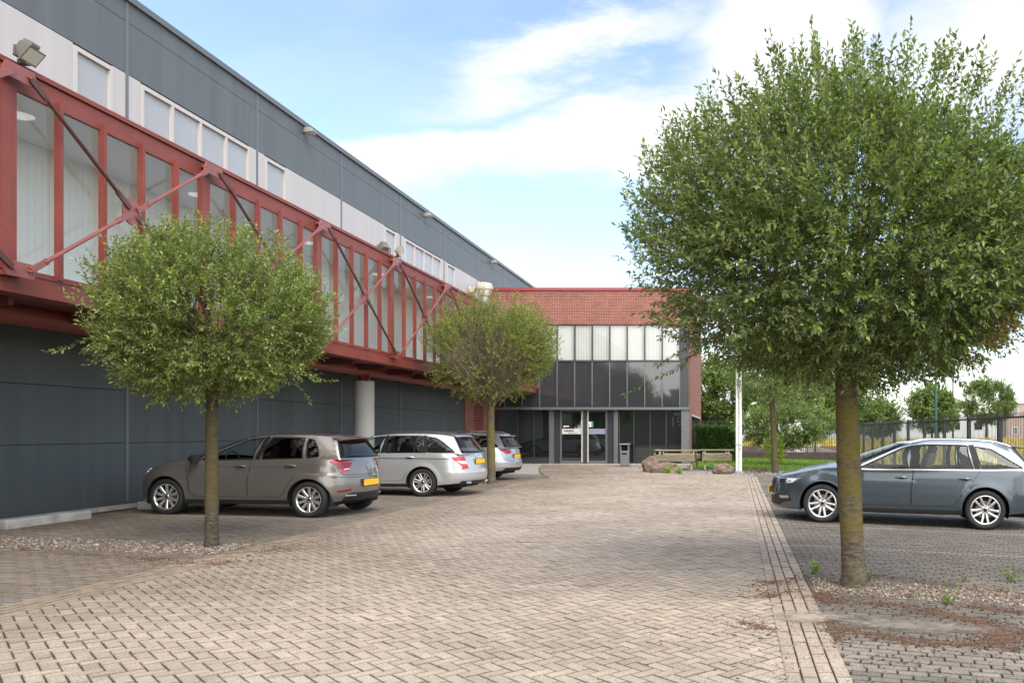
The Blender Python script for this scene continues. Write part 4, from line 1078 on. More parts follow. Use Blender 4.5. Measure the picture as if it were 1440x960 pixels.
def box_hedge():
    rs = np.random.RandomState(71); n = 3600
    x0, x1, y0, y1, h = -2.0, -.02, 40.6, 42.0, 1.66
    f = rs.randint(0, 4, n); u, v = rs.uniform(0, 1, n), rs.uniform(0, 1, n)
    P = np.stack([x0+(x1-x0)*u, np.full(n, y0), h*v], 1); D = np.tile([0, -1, .35], (n, 1)).astype(float)
    k = f == 1; P[k] = np.stack([x0+(x1-x0)*u[k], y0+(y1-y0)*v[k], np.full(k.sum(), h)], 1); D[k] = [0, -.2, 1]
    k = f == 2; P[k] = np.stack([np.full(k.sum(), x1), y0+(y1-y0)*u[k], h*v[k]], 1); D[k] = [1, 0, .35]
    P += rs.normal(0, .035, P.shape); D += rs.normal(0, .35, D.shape)
    r = empty('clipped_hedge', (0, 0, 0)); tag(r, 'dense clipped dark green hedge beside the brick side wall', 'hedge')
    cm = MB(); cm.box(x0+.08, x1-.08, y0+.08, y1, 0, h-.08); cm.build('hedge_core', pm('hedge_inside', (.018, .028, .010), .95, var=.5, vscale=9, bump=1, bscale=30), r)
    foliage('leaves', P-D*.08, D, .14, 9, .07, np.array([[.03, .075, .016], [.05, .11, .02], [.07, .14, .028], [.04, .09, .02]]), 72, r)
box_hedge()
# weeds in the joints
def weed(x, y, h, n, label, seed, cols=np.array([[.16, .26, .05], [.20, .31, .06]])):
    rs = np.random.RandomState(seed); r = empty('weed', (x, y, float(zg(x)))); tag(r, label, 'weed', 'weeds in the paving')
    d = rs.normal(0, .45, (n, 3)) + np.array([0, 0, .9]); foliage('leaves', np.zeros((n, 3))+rs.normal(0, .012, (n, 3))*np.array([1, 1, 0]), d, h, 7, h*.42, cols, seed, r)
for (px, py, h, n, lab) in [(1145, 806, .12, 7, 'leafy weed left of the large right tree trunk'), (1334, 850, .10, 8, 'low weed at the front edge of the right gravel'), (1421, 818, .14, 5, 'tall thin weed near the right edge of the paving'),
                            (1356, 817, .07, 5, 'small weed tuft right of the tree in the dark paving'), (1413, 830, .06, 4, 'tiny weed tuft below the tall thin weed'), (1222, 815, .09, 5, 'weed close against the right side of the large trunk')]:
    x, y = on_ground(px, py); weed(x, y, h, n, lab, int(px))
for (px, py, lab, s) in [(939, 665, 'bright green plant in front of the left boulders', 1), (956, 666, 'bright green plant right of the left boulders', 2)]:
    x, y = on_ground(px, py); weed(x, y, .26, 12, lab, s, np.array([[.22, .36, .05], [.28, .40, .07]]))
# ================================================================== cars
def hermite(xs, ys):
    """monotone cubic through (xs, ys)"""
    xs = np.array(xs, float); ys = np.array(ys, float)
    o = np.argsort(xs); xs = xs[o]; ys = ys[o]
    h = np.diff(xs); d = np.diff(ys)/h
    m = np.zeros(len(xs)); m[0] = d[0]; m[-1] = d[-1]
    for i in range(1, len(xs)-1):
        m[i] = 0 if d[i-1]*d[i] <= 0 else 2*d[i-1]*d[i]/(d[i-1]+d[i])
    def f(x):
        x = np.clip(x, xs[0], xs[-1])
        i = np.clip(np.searchsorted(xs, x) - 1, 0, len(xs)-2)
        t = (x - xs[i])/h[i]
        return ((2*t**3-3*t**2+1)*ys[i] + (t**3-2*t**2+t)*h[i]*m[i] + (-2*t**3+3*t**2)*ys[i+1] + (t**3-t**2)*h[i]*m[i+1])
    return f

def in_poly(P, poly):
    x, y = P[:,0], P[:,1]; r = np.zeros(len(P), bool); n = len(poly)
    for i in range(n):
        x1, y1 = poly[i]; x2, y2 = poly[(i+1) % n]
        if y1 == y2: continue
        c = ((y1 > y) != (y2 > y)) & (x < (x2-x1)*(y-y1)/(y2-y1) + x1)
        r ^= c
    return r

def densify(poly, d, closed=True):
    out = []
    n = len(poly)
    for i in range(n if closed else n-1):
        a = np.array(poly[i], float); b = np.array(poly[(i+1) % n], float)
        k = max(1, int(np.ceil(np.linalg.norm(b-a)/d)))
        out += [tuple(a + (b-a)*j/k) for j in range(k)]
    if not closed: out.append(tuple(poly[-1]))
    return out

def rnd_poly(poly, r, n=4):
    """polygon with rounded corners; r a number or one per corner"""
    out = []; m = len(poly)
    for i in range(m):
        p = np.array(poly[i], float); a = np.array(poly[i-1], float); b = np.array(poly[(i+1) % m], float)
        ri = r[i] if hasattr(r, '__len__') else r
        la, lb = np.linalg.norm(a-p), np.linalg.norm(b-p)
        ra = min(ri, .45*la, .45*lb)
        if ra < 1e-4: out.append(tuple(p)); continue
        s = p + (a-p)/la*ra; e = p + (b-p)/lb*ra
        for j in range(n+1):
            t = j/n; out.append(tuple((1-t)**2*s + 2*t*(1-t)*p + t*t*e))
    return out

class Surf:
    """half-car surface patch: fn(a, b) -> (x, y, z) arrays, valid for a beyond both mid-planes (mirrored)"""
    def __init__(s, fn): s.fn = fn
    def pts(s, ab, off=0.0):
        ab = np.asarray(ab, float); e = 1e-3
        p = np.stack(s.fn(ab[:,0], ab[:,1]), 1)
        du = np.stack(s.fn(ab[:,0]+e, ab[:,1]), 1) - np.stack(s.fn(ab[:,0]-e, ab[:,1]), 1)
        dv = np.stack(s.fn(ab[:,0], ab[:,1]+e), 1) - np.stack(s.fn(ab[:,0], ab[:,1]-e), 1)
        n = np.cross(du, dv); L = np.linalg.norm(n, axis=1, keepdims=True); n = n/np.maximum(L, 1e-12)
        return p + n*off, n

def cdt_region(outer, holes, ha, hb, d):
    polys = [densify(outer, d)] + [densify(h, d) for h in holes]
    vs, es = [], []
    for pl in polys:
        k = len(vs); vs += pl; es += [(k+i, k+(i+1) % len(pl)) for i in range(len(pl))]
    o = np.array(polys[0]); a0, b0 = o.min(0); a1, b1 = o.max(0)
    ga = np.arange(a0+ha*.5, a1, ha); gb = np.arange(b0+hb*.5, b1, hb)
    G = np.array([(x + (ha*.25 if j % 2 else -ha*.25), y) for j, y in enumerate(gb) for x in ga])
    if len(G):
        G = G[in_poly(G, polys[0])]
        B = np.array(vs)
        keep = np.ones(len(G), bool)
        for i in range(0, len(G), 500):
            dd = np.abs(G[i:i+500, None, :] - B[None])
            keep[i:i+500] = ~((dd[:,:,0] < ha*.45) & (dd[:,:,1] < hb*.45)).any(1)
        vs = vs + [tuple(g) for g in G[keep]]
    r = delaunay_2d_cdt([Vector(v) for v in vs], es, [], 0, 1e-6)
    V = np.array([tuple(v) for v in r[0]]); T = np.array([f for f in r[2] if len(f) == 3])
    c = V[T].mean(1)
    ok = in_poly(c, polys[0])
    for h in polys[1:]: ok &= ~in_poly(c, h)
    return V, T[ok]

class CarMesh:
    def __init__(s): s.v = []; s.n = []; s.f = []; s.k = 0
    def add(s, P, N, T, mirror=True):
        for sg in ((1, -1) if mirror else (1,)):
            s.v.append(P*np.array([1, sg, 1])); s.n.append(N*np.array([1, sg, 1]))
            s.f.append((T if sg == 1 else T[:, ::-1]) + s.k); s.k += len(P)
    def build(s, name, mat, parent):
        V = np.concatenate(s.v); N = np.concatenate(s.n); T = np.concatenate(s.f)
        # faces wind the way their normals point
        fn = np.cross(V[T[:,1]]-V[T[:,0]], V[T[:,2]]-V[T[:,0]])
        fl = (fn*N[T].mean(1)).sum(1) < 0
        T[fl] = T[fl][:, ::-1]
        me = bpy.data.meshes.new(name)
        me.from_pydata(V.tolist(), [], T.tolist())
        me.materials.append(mat)
        me.polygons.foreach_set('use_smooth', [True]*len(me.polygons))
        me.normals_split_custom_set_from_vertices(N.tolist())
        o = bpy.data.objects.new(name, me); COL.objects.link(o); o.parent = parent
        return o

def patch(surf, poly, off, mat, name, parent, h=.05, d=.03, rim=.012, side=1):
    """a piece of skin cut to poly, lifted by off, its edge turned in by rim"""
    V, T = cdt_region(poly, [], h, h, d)
    P, N = surf.pts(V, off)
    sg = np.array([1, side, 1])
    P = P*sg; N = N*sg
    cm = CarMesh(); cm.add(P, N, T, mirror=False)
    if rim > 0:
        pl = np.array(densify(poly, d)); A, NA = surf.pts(pl, off); B, _ = surf.pts(pl, off-rim)
        A, B = A*sg, B*sg
        n = len(pl); Q = np.concatenate([A, B])
        ctr = A.mean(0); NN = A-ctr; NN /= np.maximum(np.linalg.norm(NN, axis=1, keepdims=True), 1e-9)
        F_ = []
        for i in range(n):
            j = (i+1) % n; F_ += [(i, j, n+j), (i, n+j, n+i)]
        cm.add(Q, np.concatenate([NN, NN]), np.array(F_), mirror=False)
    return cm.build(name, mat, parent)

def ribbon(surf, line, width, off, mat, name, parent, closed=False, side=1, d=.03, sc=(1, 1)):
    """narrow strip that lies along a line on the skin"""
    L = np.array(densify(line, d, closed)); n = len(L)
    if closed: t = np.roll(L, -1, 0) - np.roll(L, 1, 0)
    else: t = np.gradient(L, axis=0)
    P, N = surf.pts(L, off)
    tt = (np.roll(P, -1, 0) - np.roll(P, 1, 0)) if closed else np.gradient(P, axis=0)
    tt /= np.maximum(np.linalg.norm(tt, axis=1, keepdims=True), 1e-9)
    b = np.cross(N, tt)
    A = P + b*width/2; B = P - b*width/2
    A2 = A - N*.008; B2 = B - N*.008
    V = np.concatenate([A2, A, B, B2])*np.array([1, side, 1]); Nn = np.concatenate([b, N, N, -b])*np.array([1, side, 1])
    F_ = []
    for i in range(n if closed else n-1):
        j = (i+1) % n
        for q in range(3):
            F_ += [(q*n+i, q*n+j, (q+1)*n+j), (q*n+i, (q+1)*n+j, (q+1)*n+i)]
    cm = CarMesh(); cm.add(V, Nn, np.array(F_), mirror=False)
    return cm.build(name, mat, parent)

M_TYRE = pm('tyre_rubber', (.018, .018, .019), .75, bump=.15, bscale=60)
M_BLACK = pm('black_plastic', (.015, .015, .016), .5)
M_SEAL = pm('black_seal', (.010, .009, .009), .5, spec=.25)
M_DARK = pm('underbody_dark', (.01, .01, .01), .9)
M_CHROME = pm('chrome_trim', (.66, .66, .66), .22, 1.0)
M_SEAT = pm('seat_fabric', (.035, .035, .037), .85, var=.15, vscale=30)
M_PLATE = pm('plate_yellow', (.78, .46, .02), .45)
M_REDL = pm('red_lens', (.42, .008, .015), .12, coat=.6)
M_REDL2 = pm('dark_red_lens', (.17, .004, .008), .12, coat=.6)
M_CLEAR = pm('clear_lens', (.72, .68, .66), .12, coat=.6)
M_LAMP = pm('headlamp_lens', (.30, .31, .33), .08, .4, coat=1.0)
M_GLASSC = glass('car_glass', (.80, .88, .84), 1.5, 0.0, 1.0)
M_GLASSD = glass('privacy_glass', (.22, .24, .24), 1.5, 0.0, 1.1)

def wheel_meshes(P):
    """tyre and rim, axle along y, outer face at +y"""
    Rt, Rr, w = P['R'], P['rim'], P.get('tw', .205)
    tb = MB(); h = w/2
    prof = [(Rr*.97, -h*.8), (Rr+.01, -h*.92), (Rr+(Rt-Rr)*.5, -h*1.02), (Rt-.02, -h*.93), (Rt-.004, -h*.75), (Rt, -h*.4), (Rt, 0), (Rt, h*.4), (Rt-.004, h*.75), (Rt-.02, h*.93),
            (Rr+(Rt-Rr)*.5, h*1.02), (Rr+.012, h*.95), (Rr+.002, h*.86), (Rr*.97, h*.8)]
    tb.lathe(prof, axis='y', n=56, closed=True)
    rb = MB()
    lip = [(Rr-.022, h*.55), (Rr-.018, h*.80), (Rr-.006, h*.90), (Rr+.004, h*.88), (Rr+.004, h*.70), (Rr-.015, h*.40)]
    rb.lathe(lip, axis='y', n=56, closed=True)
    rb.lathe([(0, h*.15), (Rr-.02, h*.15)], axis='y', n=40, mi=1)            # dark well behind the spokes
    rb.lathe([(.02, h*.17), (Rr*.62, h*.17), (Rr*.62, h*.22), (.02, h*.22)], axis='y', n=32, mi=2)   # brake disc
    hub = [(0, h*.66), (.028, h*.66), (.034, h*.60), (.06, h*.60), (.075, h*.52), (.07, h*.3)]
    rb.lathe(hub, axis='y', n=24)
    rb.lathe([(0, h*.675), (.027, h*.672), (.029, h*.66)], axis='y', n=20, mi=1)
    st = P['spokes']
    def spoke(ang, r0, r1, w0, w1, y0, y1, skew=0.0):
        c, s_ = math.cos(ang), math.sin(ang)
        def at(r, t, y):
            return (r*c - t*s_, y, r*s_ + t*c)
        t0, t1 = 0, skew
        vs = []
        for (r, wd, y, tt) in ((r0, w0, y0, t0), ((r0+r1)/2, (w0+w1)/2, (y0+y1)/2+.006, (t0+t1)/2), (r1, w1, y1, t1)):
            vs += [at(r, tt-wd/2, y-.035), at(r, tt-wd/2, y-.006), at(r, tt-wd*.28, y), at(r, tt+wd*.28, y), at(r, tt+wd/2, y-.006), at(r, tt+wd/2, y-.035)]
        fs = []
        for k in (0, 6):
            for i in range(6):
                j = (i+1) % 6; fs.append((k+i, k+j, k+6+j, k+6+i))
        rb.add(vs, fs)
    n = st['n']
    for i in range(n):
        a = 2*math.pi*i/n + st.get('rot', math.pi/2)
        if st.get('double'):
            da = st['double']
            spoke(a-da*.45, .045, Rr-.012, .030, st['w'], h*.58, h*.80, -Rr*math.sin(da)*.55)
            spoke(a+da*.45, .045, Rr-.012, .030, st['w'], h*.58, h*.80, Rr*math.sin(da)*.55)
        else:
            spoke(a, .045, Rr-.012, st['w']*.75, st['w'], h*.58, h*.80)
    for i in range(5):
        a = 2*math.pi*i/5 + .3
        c = Vector((.052*math.cos(a), h*.6, .052*math.sin(a)))
        rb.lathe([(0, .012), (.009, .012), (.010, 0)], c=c, axis='y', n=8, mi=1)
    return tb, rb

def make_car(name, label, P, paint, loc, rz):
    root = empty(name, loc, rz)
    tag(root, label, 'car', P.get('group'))
    wb, fo, ro, W = P['wb'], P['fo'], P['ro'], P['W']
    Rt = P['R']
    xN, xT = wb+fo, -ro
    ztop = hermite(*zip(*P['ztop']))
    zbot = hermite(*zip(*P['zbot']))
    fN = hermite(*zip(*P['nose'])); fT = hermite(*zip(*P['tail'])); fW = hermite(*zip(*P['wall']))
    xsf = wb + P.get('ftaper', -.05); xsr = P.get('rtaper', -.18)
    pf_, qf_ = P.get('fexp', (2.7, 1.9)); pr_, qr_ = P.get('rexp', (3.2, 2.1))
    # mid-level outline from nose centre round the near side to tail centre
    nq = 60
    ph = np.linspace(math.pi/2, 0, nq)
    fx = np.sin(ph)**(2/pf_); fy = np.cos(ph)**(2/qf_)
    side = np.linspace(xsf, xsr, 80)[1:-1]
    ph2 = np.linspace(0, math.pi/2, nq)
    rx = np.sin(ph2)**(2/pr_); ry = np.cos(ph2)**(2/qr_)
    X0 = np.concatenate([xsf + fx*(xN-xsf), side, xsr - rx*(xsr-xT)])
    YN = np.concatenate([fy, np.ones(len(side)), ry])
    xm, hl = (xsf+xsr)/2, (xN-xT)/2
    YN = YN*(1 - .030*np.abs((X0-xm)/hl)**2.2)
    arc = np.concatenate([[0], np.cumsum(np.hypot(np.diff(X0), np.diff(YN*W)))])
    A = arc[-1]
    def lower(a, z):
        a = np.asarray(a, float); z = np.asarray(z, float)
        sg = np.where((a < 0) | (a > A), -1.0, 1.0)
        aa = np.where(a < 0, -a, np.where(a > A, 2*A-a, a))
        x0 = np.interp(aa, arc, X0); yn = np.interp(aa, arc, YN)
        xf = xN + fN(z); xt = xT + fT(z)
        x = np.where(x0 > xsf, xsf + (x0-xsf)*(xf-xsf)/(xN-xsf), np.where(x0 < xsr, xsr + (x0-xsr)*(xsr-xt)/(xsr-xT), x0))
        w = W + fW(z)
        # flared wheel arches
        fl = 0
        for cx in (0.0, wb):
            rr = np.hypot(x-cx, z-Rt)
            fl = fl + P.get('flare', .018)*np.exp(-((rr-Rt-.05)/.07)**2)*(z > .12)
        return x, sg*yn*(w+fl), z
    S = Surf(lower)
    def a_x(x, z=.5):          # arc position on the side for a given x (at height z)
        xs, _, _ = lower(arc, np.full_like(arc, z))
        return float(np.interp(-x, -xs, arc))
    def a_ry(y, z=.8):         # arc position on the tail for a given offset from centre
        k = arc > A*.6
        xs, ys, _ = lower(arc[k], np.full(k.sum(), z))
        return float(np.interp(-y, -ys, arc[k]))
    def a_fy(y, z=.6):
        k = arc < A*.4
        xs, ys, _ = lower(arc[k], np.full(k.sum(), z))
        return float(np.interp(y, ys, arc[k]))
    def top_at(a):
        return float(ztop(np.interp(abs(a) if a < A else 2*A-a, arc, X0)))
    def bot_at(a):
        return float(zbot(np.interp(abs(a) if a < A else 2*A-a, arc, X0)))
    # outer boundary with the wheel arches
    ra = Rt + P.get('gap', .050)
    bottom = []
    aa = np.linspace(0, A, 140)
    arcs = []
    for cx in (wb, 0.0):
        zb = float(zbot(cx)); th0 = math.asin(np.clip((zb-Rt)/ra, -1, 1))
        th = np.linspace(th0, math.pi-th0, 36)
        arcs.append([(a_x(cx + ra*math.cos(t), max(Rt+ra*math.sin(t), .25)), Rt + ra*math.sin(t)) for t in th])
    f_lo, f_hi = arcs[0][0][0], arcs[0][-1][0]
    r_lo, r_hi = arcs[1][0][0], arcs[1][-1][0]
    for a in aa:
        if a < f_lo-.01: bottom.append((a, bot_at(a)))
    bottom += arcs[0]
    for a in aa:
        if f_hi+.01 < a < r_lo-.01: bottom.append((a, bot_at(a)))
    bottom += arcs[1]
    for a in aa:
        if a > r_hi+.01: bottom.append((a, bot_at(a)))
    top = [(a, top_at(a)) for a in np.linspace(A, 0, 120)]
    outer = bottom + top
    # doors: cut out of the shell, built as parts of their own
    doors = []
    for dpoly in P['doors']:
        pl = [(a_x(x, max(z, .3)), z) for x, z in dpoly]
        pl = densify(pl, .03)
        # the top edge follows the sill line
        pl = [(a, min(z, top_at(a))) for a, z in pl]
        doors.append(pl)
    def grow(pl, e):
        c = np.array(pl).mean(0); q = np.array(pl); v = q-c
        return [tuple(c + v[i]*(1 + e/max(np.linalg.norm(v[i]), .05))) for i in range(len(q))]
    body = CarMesh()
    V, T = cdt_region(outer, [grow(d, .004) for d in doors], .05, .045, .035)
    Pp, Nn = S.pts(V); body.add(Pp, Nn, T)
    # bonnet
    xs = np.linspace(P['hood_back'], xN + float(fN(ztop(xN))) - .001, 36)
    ks = np.linspace(-1, 1, 25)
    tops = np.array([lower(np.array([a]), np.array([top_at(a)])) for a in arc])[:, :, 0]
    tx, ty, tz = tops[:, 0], tops[:, 1], tops[:, 2]
    half = slice(0, len(arc))
    def hood(x, k):
        ye = np.interp(-x, -tx, ty); ze = np.interp(-x, -tx, tz)
        t = np.clip((xN - x)/(xN - P['hood_back']), 0, 1)
        cr = P['crown']*(0.35 + .65*np.minimum(1, t*2.2))
        sh = 1 - np.abs(k)**2.6
        return x, ye*k, ze + cr*sh - P.get('hood_dip', .0)*np.exp(-((np.abs(k)-.62)/.1)**2)*np.minimum(1, t*3)
    HS = Surf(lambda x, k: hood(x, k))
    g = np.array([(x, k) for x in xs for k in ks]); nk = len(ks)
    Pp, Nn = HS.pts(g); Nn = np.where(Nn[:, 2:3] < 0, -Nn, Nn)
    T = np.array([t for i in range(len(xs)-1) for j in range(nk-1) for t in ((i*nk+j, i*nk+j+1, (i+1)*nk+j+1), (i*nk+j, (i+1)*nk+j+1, (i+1)*nk+j))])
    hm = CarMesh(); hm.add(Pp, Nn, T, mirror=False)
    # ---------------- greenhouse
    Gp = P['green']; pf, pr = .22, .80
    wbv, wtv = Gp['wb'], Gp['wt']
    zr = hermite(*zip(*Gp['zroof']))
    def ring(p, lev):
        """base (0) or roof (1) outline"""
        p = np.asarray(p, float)
        xc, xk, yk, xr_, xrc = (Gp['fbc'], Gp['fbk'], wbv, Gp['rbk'], Gp['rbc']) if lev == 0 else (Gp['ftc'], Gp['ftk'], wtv, Gp['rtk'], Gp['rtc'])
        q = np.clip((p-pf)/(pr-pf), 0, 1); f = np.clip(p/pf, 0, 1); r = np.clip((1-p)/(1-pr), 0, 1)
        xs_ = xk + q*(xr_-xk)
        x = np.where(p < pf, xc + (xk-xc)*f**2.4, np.where(p > pr, xrc + (xr_-xrc)*r**2.6, xs_))
        ys_ = yk*(1 - Gp.get('ytap', .10)*np.clip((q-.45)/.55, 0, 1)**2 - Gp.get('yftap', .06)*np.clip((.35-q)/.35, 0, 1)**2)
        yf = yk*(1-Gp.get('yftap', .06))*np.sin(np.clip(f, 0, 1)*math.pi/2)**.95
        yr = yk*(1-Gp.get('ytap', .10))*np.sin(r*math.pi/2)**.9
        y = np.where(p < pf, yf, np.where(p > pr, yr, ys_))
        if lev == 0:
            zb = ztop(np.clip(x, xT+.05, xN)) - .004
            crown = np.where(p < pf, P['crown']*(1-f**2.2), 0)
            z = zb + crown
        else:
            z = zr(x) + np.where(p < pf, Gp.get('rcrown', .04)*(1-f**2), np.where(p > pr, Gp.get('rcrown', .04)*(1-r**2), 0))
        return x, y, z
    def green(p, v):
        p = np.asarray(p, float); v = np.asarray(v, float)
        sg = np.where((p < 0) | (p > 1), -1.0, 1.0)
        pp = np.where(p < 0, -p, np.where(p > 1, 2-p, p))
        x0, y0, z0 = ring(pp, 0); x1, y1, z1 = ring(pp, 1)
        bul = 4*v*(1-v)*Gp.get('bulge', .022) + .035*np.clip((v-.86)/.14, 0, 1)**2*0
        # roof edge rolls inward
        roll = np.clip((v-.88)/.12, 0, 1)**2
        nx = np.where(pp < pf, .75, np.where(pp > pr, -.8, 0.0)); 
        bx = bul*nx*np.where(pp < pf, 1-(pp/pf)**4, np.where(pp > pr, 1-((1-pp)/(1-pr))**4, 0))
        by = bul*np.where((pp >= pf) & (pp <= pr), 1.0, np.where(pp < pf, (pp/pf)**2, ((1-pp)/(1-pr))**2))
        x = x0 + (x1-x0)*v + bx
        y = y0 + (y1-y0)*v + by
        z = z0 + (z1-z0)*v
        return x, sg*y, z
    GS = Surf(green)
    def p_x(x, v):
        pp = np.linspace(pf, pr, 200)
        gx, _, _ = green(pp, np.full_like(pp, v))
        return float(np.interp(-x, -gx, pp))
    # windows given as (x, v); 'A' and 'C' stand for the pillars' own lines
    wins = []
    for w in Gp['wins']:
        pl = []
        for (x, v) in w['pts']:
            if isinstance(x, str):
                p = {'A': pf + .016, 'C': pr - .016}[x[0]] + (float(x[1:]) if len(x) > 1 else 0)
            else: p = p_x(x, v)
            pl.append((p, v))
        wins.append((rnd_poly([(p*3.2, v*.45) for p, v in pl], w.get('r', .03)), w))
    wins = [([(a/3.2, b/.45) for a, b in pl], w) for pl, w in wins]
    ws = [(-pf+.012, .05), (pf-.012, .05), (pf-.014, .955), (-pf+.014, .955)]
    rs0, rs1 = pr + Gp.get('rpil', .035), 2 - pr - Gp.get('rpil', .035)
    rt0 = pr + Gp.get('rpilt', .05)
    rs = [(rs0, Gp.get('rsb', .12)), (rs1, Gp.get('rsb', .12)), (2-rt0, Gp.get('rst', .88)), (rt0, Gp.get('rst', .88))]
    ws = [(a/3.2, b/.45) for a, b in rnd_poly([(p*3.2, v*.45) for p, v in ws], .02)]
    rs = [(a/3.2, b/.45) for a, b in rnd_poly([(p*3.2, v*.45) for p, v in rs], .03)]
    outerg = [(p, 0) for p in np.linspace(0, 1, 60)] + [(p, 1) for p in np.linspace(1, 0, 60)]
    # work in a metric-like domain so triangles stay regular
    def sc(pl): return [(a*3.2, b*.45) for a, b in pl]
    V, T = cdt_region(sc(outerg), [sc(w) for w, _ in wins] + [sc(ws), sc(rs)], .06, .05, .03)
    V = V/np.array([3.2, .45])
    Pp, Nn = GS.pts(V); body.add(Pp, Nn, T)
    # roof
    pp = np.linspace(0, 1, 160); rxx, ryy, rzz = ring(pp, 1)
    xs = np.linspace(rxx.min()+1e-4, rxx.max()-1e-4, 46)
    def roof(x, k):
        ye = np.interp(-x, -rxx, ryy); 
        ze = zr(x)
        return x, ye*k, ze + Gp.get('rcrown', .04)*(1-np.abs(k)**2.3)
    RS = Surf(roof)
    g = np.array([(x, k) for x in xs for k in ks])
    Pp, Nn = RS.pts(g); Nn = np.where(Nn[:, 2:3] < 0, -Nn, Nn)
    T = np.array([t for i in range(len(xs)-1) for j in range(nk-1) for t in ((i*nk+j, i*nk+j+1, (i+1)*nk+j+1), (i*nk+j, (i+1)*nk+j+1, (i+1)*nk+j))])
    body.add(Pp, Nn, T, mirror=False)
    bo = body.build('body', paint, root)
    hm.build('bonnet', P.get('bonnet_mat', paint), root)
    # glass, set in
    ds = .02
    for sd in (1, -1):
        for pl, w in wins:
            o = patch(GS, pl, -.004, P['glass'][w.get('g', 0)], 'side_window', root, h=.04, d=.012, rim=0, side=sd)
            ribbon(GS, pl, .022, .001, M_SEAL, 'window_seal', o, closed=True, side=sd, d=.012)
    def dpatch(pl, mat, nm):
        return patch(GS, pl, -.003, mat, nm, root, h=.05, d=.02, rim=0)
    o = dpatch(ws, M_GLASSC, 'windscreen'); ribbon(GS, ws, .02, .0, M_SEAL, 'window_seal', o, closed=True, d=.012)
    o = dpatch(rs, P['glass'][-1], 'rear_window'); ribbon(GS, rs, .03, .001, M_SEAL, 'window_seal', o, closed=True, d=.012)
    # wiper
    wm = MB()
    q, _ = GS.pts(np.array([(1.0, Gp.get('rsb', .12)+.02), (.955, Gp.get('rsb', .12)+.06), (.90, Gp.get('rsb', .12)+.05)]), .02)
    wm.tube([tuple(v) for v in q], .008, 6); wm.build('rear_wiper', M_BLACK, root)
    # pillars between the side windows in dark trim
    for sd in (1, -1):
        for (x0, v0, x1, v1, wdt) in Gp.get('pillars', []):
            ln = [(p_x(x0, v0), v0), (p_x((x0+x1)/2, (v0+v1)/2), (v0+v1)/2), (p_x(x1, v1), v1)]
            L = [(a, b) for a, b in ln]
            ribbon(GS, densify(L, .05, False), wdt, .002, M_SEAL, 'pillar_trim', root, side=sd, d=.02)
        if P.get('chrome_sill'):
            # bright strip below and round the side glass
            ln = [(pf+.004, .02)] + [(p, .02) for p in np.linspace(pf+.01, pr-.012, 30)]
            if P['chrome_sill'] == 2:
                ln += [(pr-.006, .10), (pr-.010, .25), (pr-.022, .5), (pr-.045, .75), (pr-.10, .93)] + [(p, .955) for p in np.linspace(pr-.16, pf+.10, 20)] + [(pf+.04, .935), (pf+.012, .86)] + [(pf+.007, v) for v in np.linspace(.78, .06, 12)]
            ribbon(GS, ln, .020, .006, M_CHROME, 'chrome_strip', root, closed=P['chrome_sill'] == 2, side=sd, d=.02)
    # doors with handles
    for sd in (1, -1):
        for pl, (hx, hz) in zip(doors, P['handles']):
            o = patch(S, grow(pl, -.003), 0.0, paint, 'door', root, h=.05, d=.03, rim=.02, side=sd)
            hb = MB(); a0 = a_x(hx, hz)
            q, nn = S.pts(np.array([(a_x(hx+.10, hz), hz-.003), (a_x(hx+.06, hz), hz+.004), (a_x(hx, hz), hz+.006), (a_x(hx-.07, hz), hz+.004), (a_x(hx-.10, hz), hz)]), .0)
            offs = [.004, .028, .034, .028, .006]
            q = q + nn*np.array(offs)[:, None]; q[:, 1] *= sd
            hb.tube([tuple(v) for v in q], [.010, .014, .015, .014, .010], 8)
            hb.build('handle', P.get('handle_mat', paint), o, smooth=True)
            patch(S, [(a_x(hx+.07*math.cos(t), hz), hz-.004+.022*math.sin(t)) for t in np.linspace(0, 2*math.pi, 16)[:-1]], .0015, M_DARK, 'handle_recess', o, h=.05, d=.03, rim=0, side=sd)
    # dark sill, wheel wells
    zs = .075
    for sd in (1, -1):
        if P.get('sill', True):
            st = [(a, bot_at(a)-.004) for a in np.linspace(f_hi-.0, r_lo+.0, 24)]
            pl = st + [(a, b+zs) for a, b in reversed(st)]
            patch(S, pl, .004, M_BLACK, 'sill_strip', root, h=.06, d=.04, rim=.02, side=sd)
        for nm, ln in P.get('creases', []):
            ribbon(S, [(a_x(x, z), z) for x, z in ln], .012, .004, paint if nm == 'p' else (M_CHROME if nm == 'c' else M_SEAL), 'side_moulding', root, side=sd)
        for nm, ln in P.get('seams', []):
            ribbon(S, [(a_x(x, z) if not isinstance(x, str) else a_ry(float(x), z), z) for x, z in ln], .006, .0015, M_SEAL, 'panel_gap', root, side=sd)
        for cx in (wb, 0.0):
            wl_ = MB()
            th = np.linspace(-.35, math.pi+.35, 24)
            r2 = ra + .012
            yo = (W-.045)*(.985 if cx else .985); yi = W - .36
            vs = [(cx + r2*math.cos(t), sd*y, Rt + r2*math.sin(t)) for t in th for y in (yo, yi)]
            fs = [(2*i, 2*i+1, 2*i+3, 2*i+2) for i in range(len(th)-1)]
            vs.append((cx, sd*yi, Rt)); c = len(vs)-1
            fs += [(2*i+1, c, 2*i+3) for i in range(len(th)-1)]
            wl_.add(vs, fs)
            wl_.build('wheel_well', M_DARK, root)
    # underside and cabin
    ub = MB(); ub.box(-ro+.34, wb+fo-.40, -W+.34, W-.34, .20, .34); ub.box(.42, wb-.42, -W+.09, W-.09, .22, .42)
    ub.build('underbody', M_DARK, root)
    ib = MB(); zt = float(ztop(wb/2))
    ib.box(-ro+.42, wb-.35, -W+.17, W-.17, .42, .52)
    ib.box(wb-.75, wb-.35, -W+.16, W-.16, .52, zt-.02)
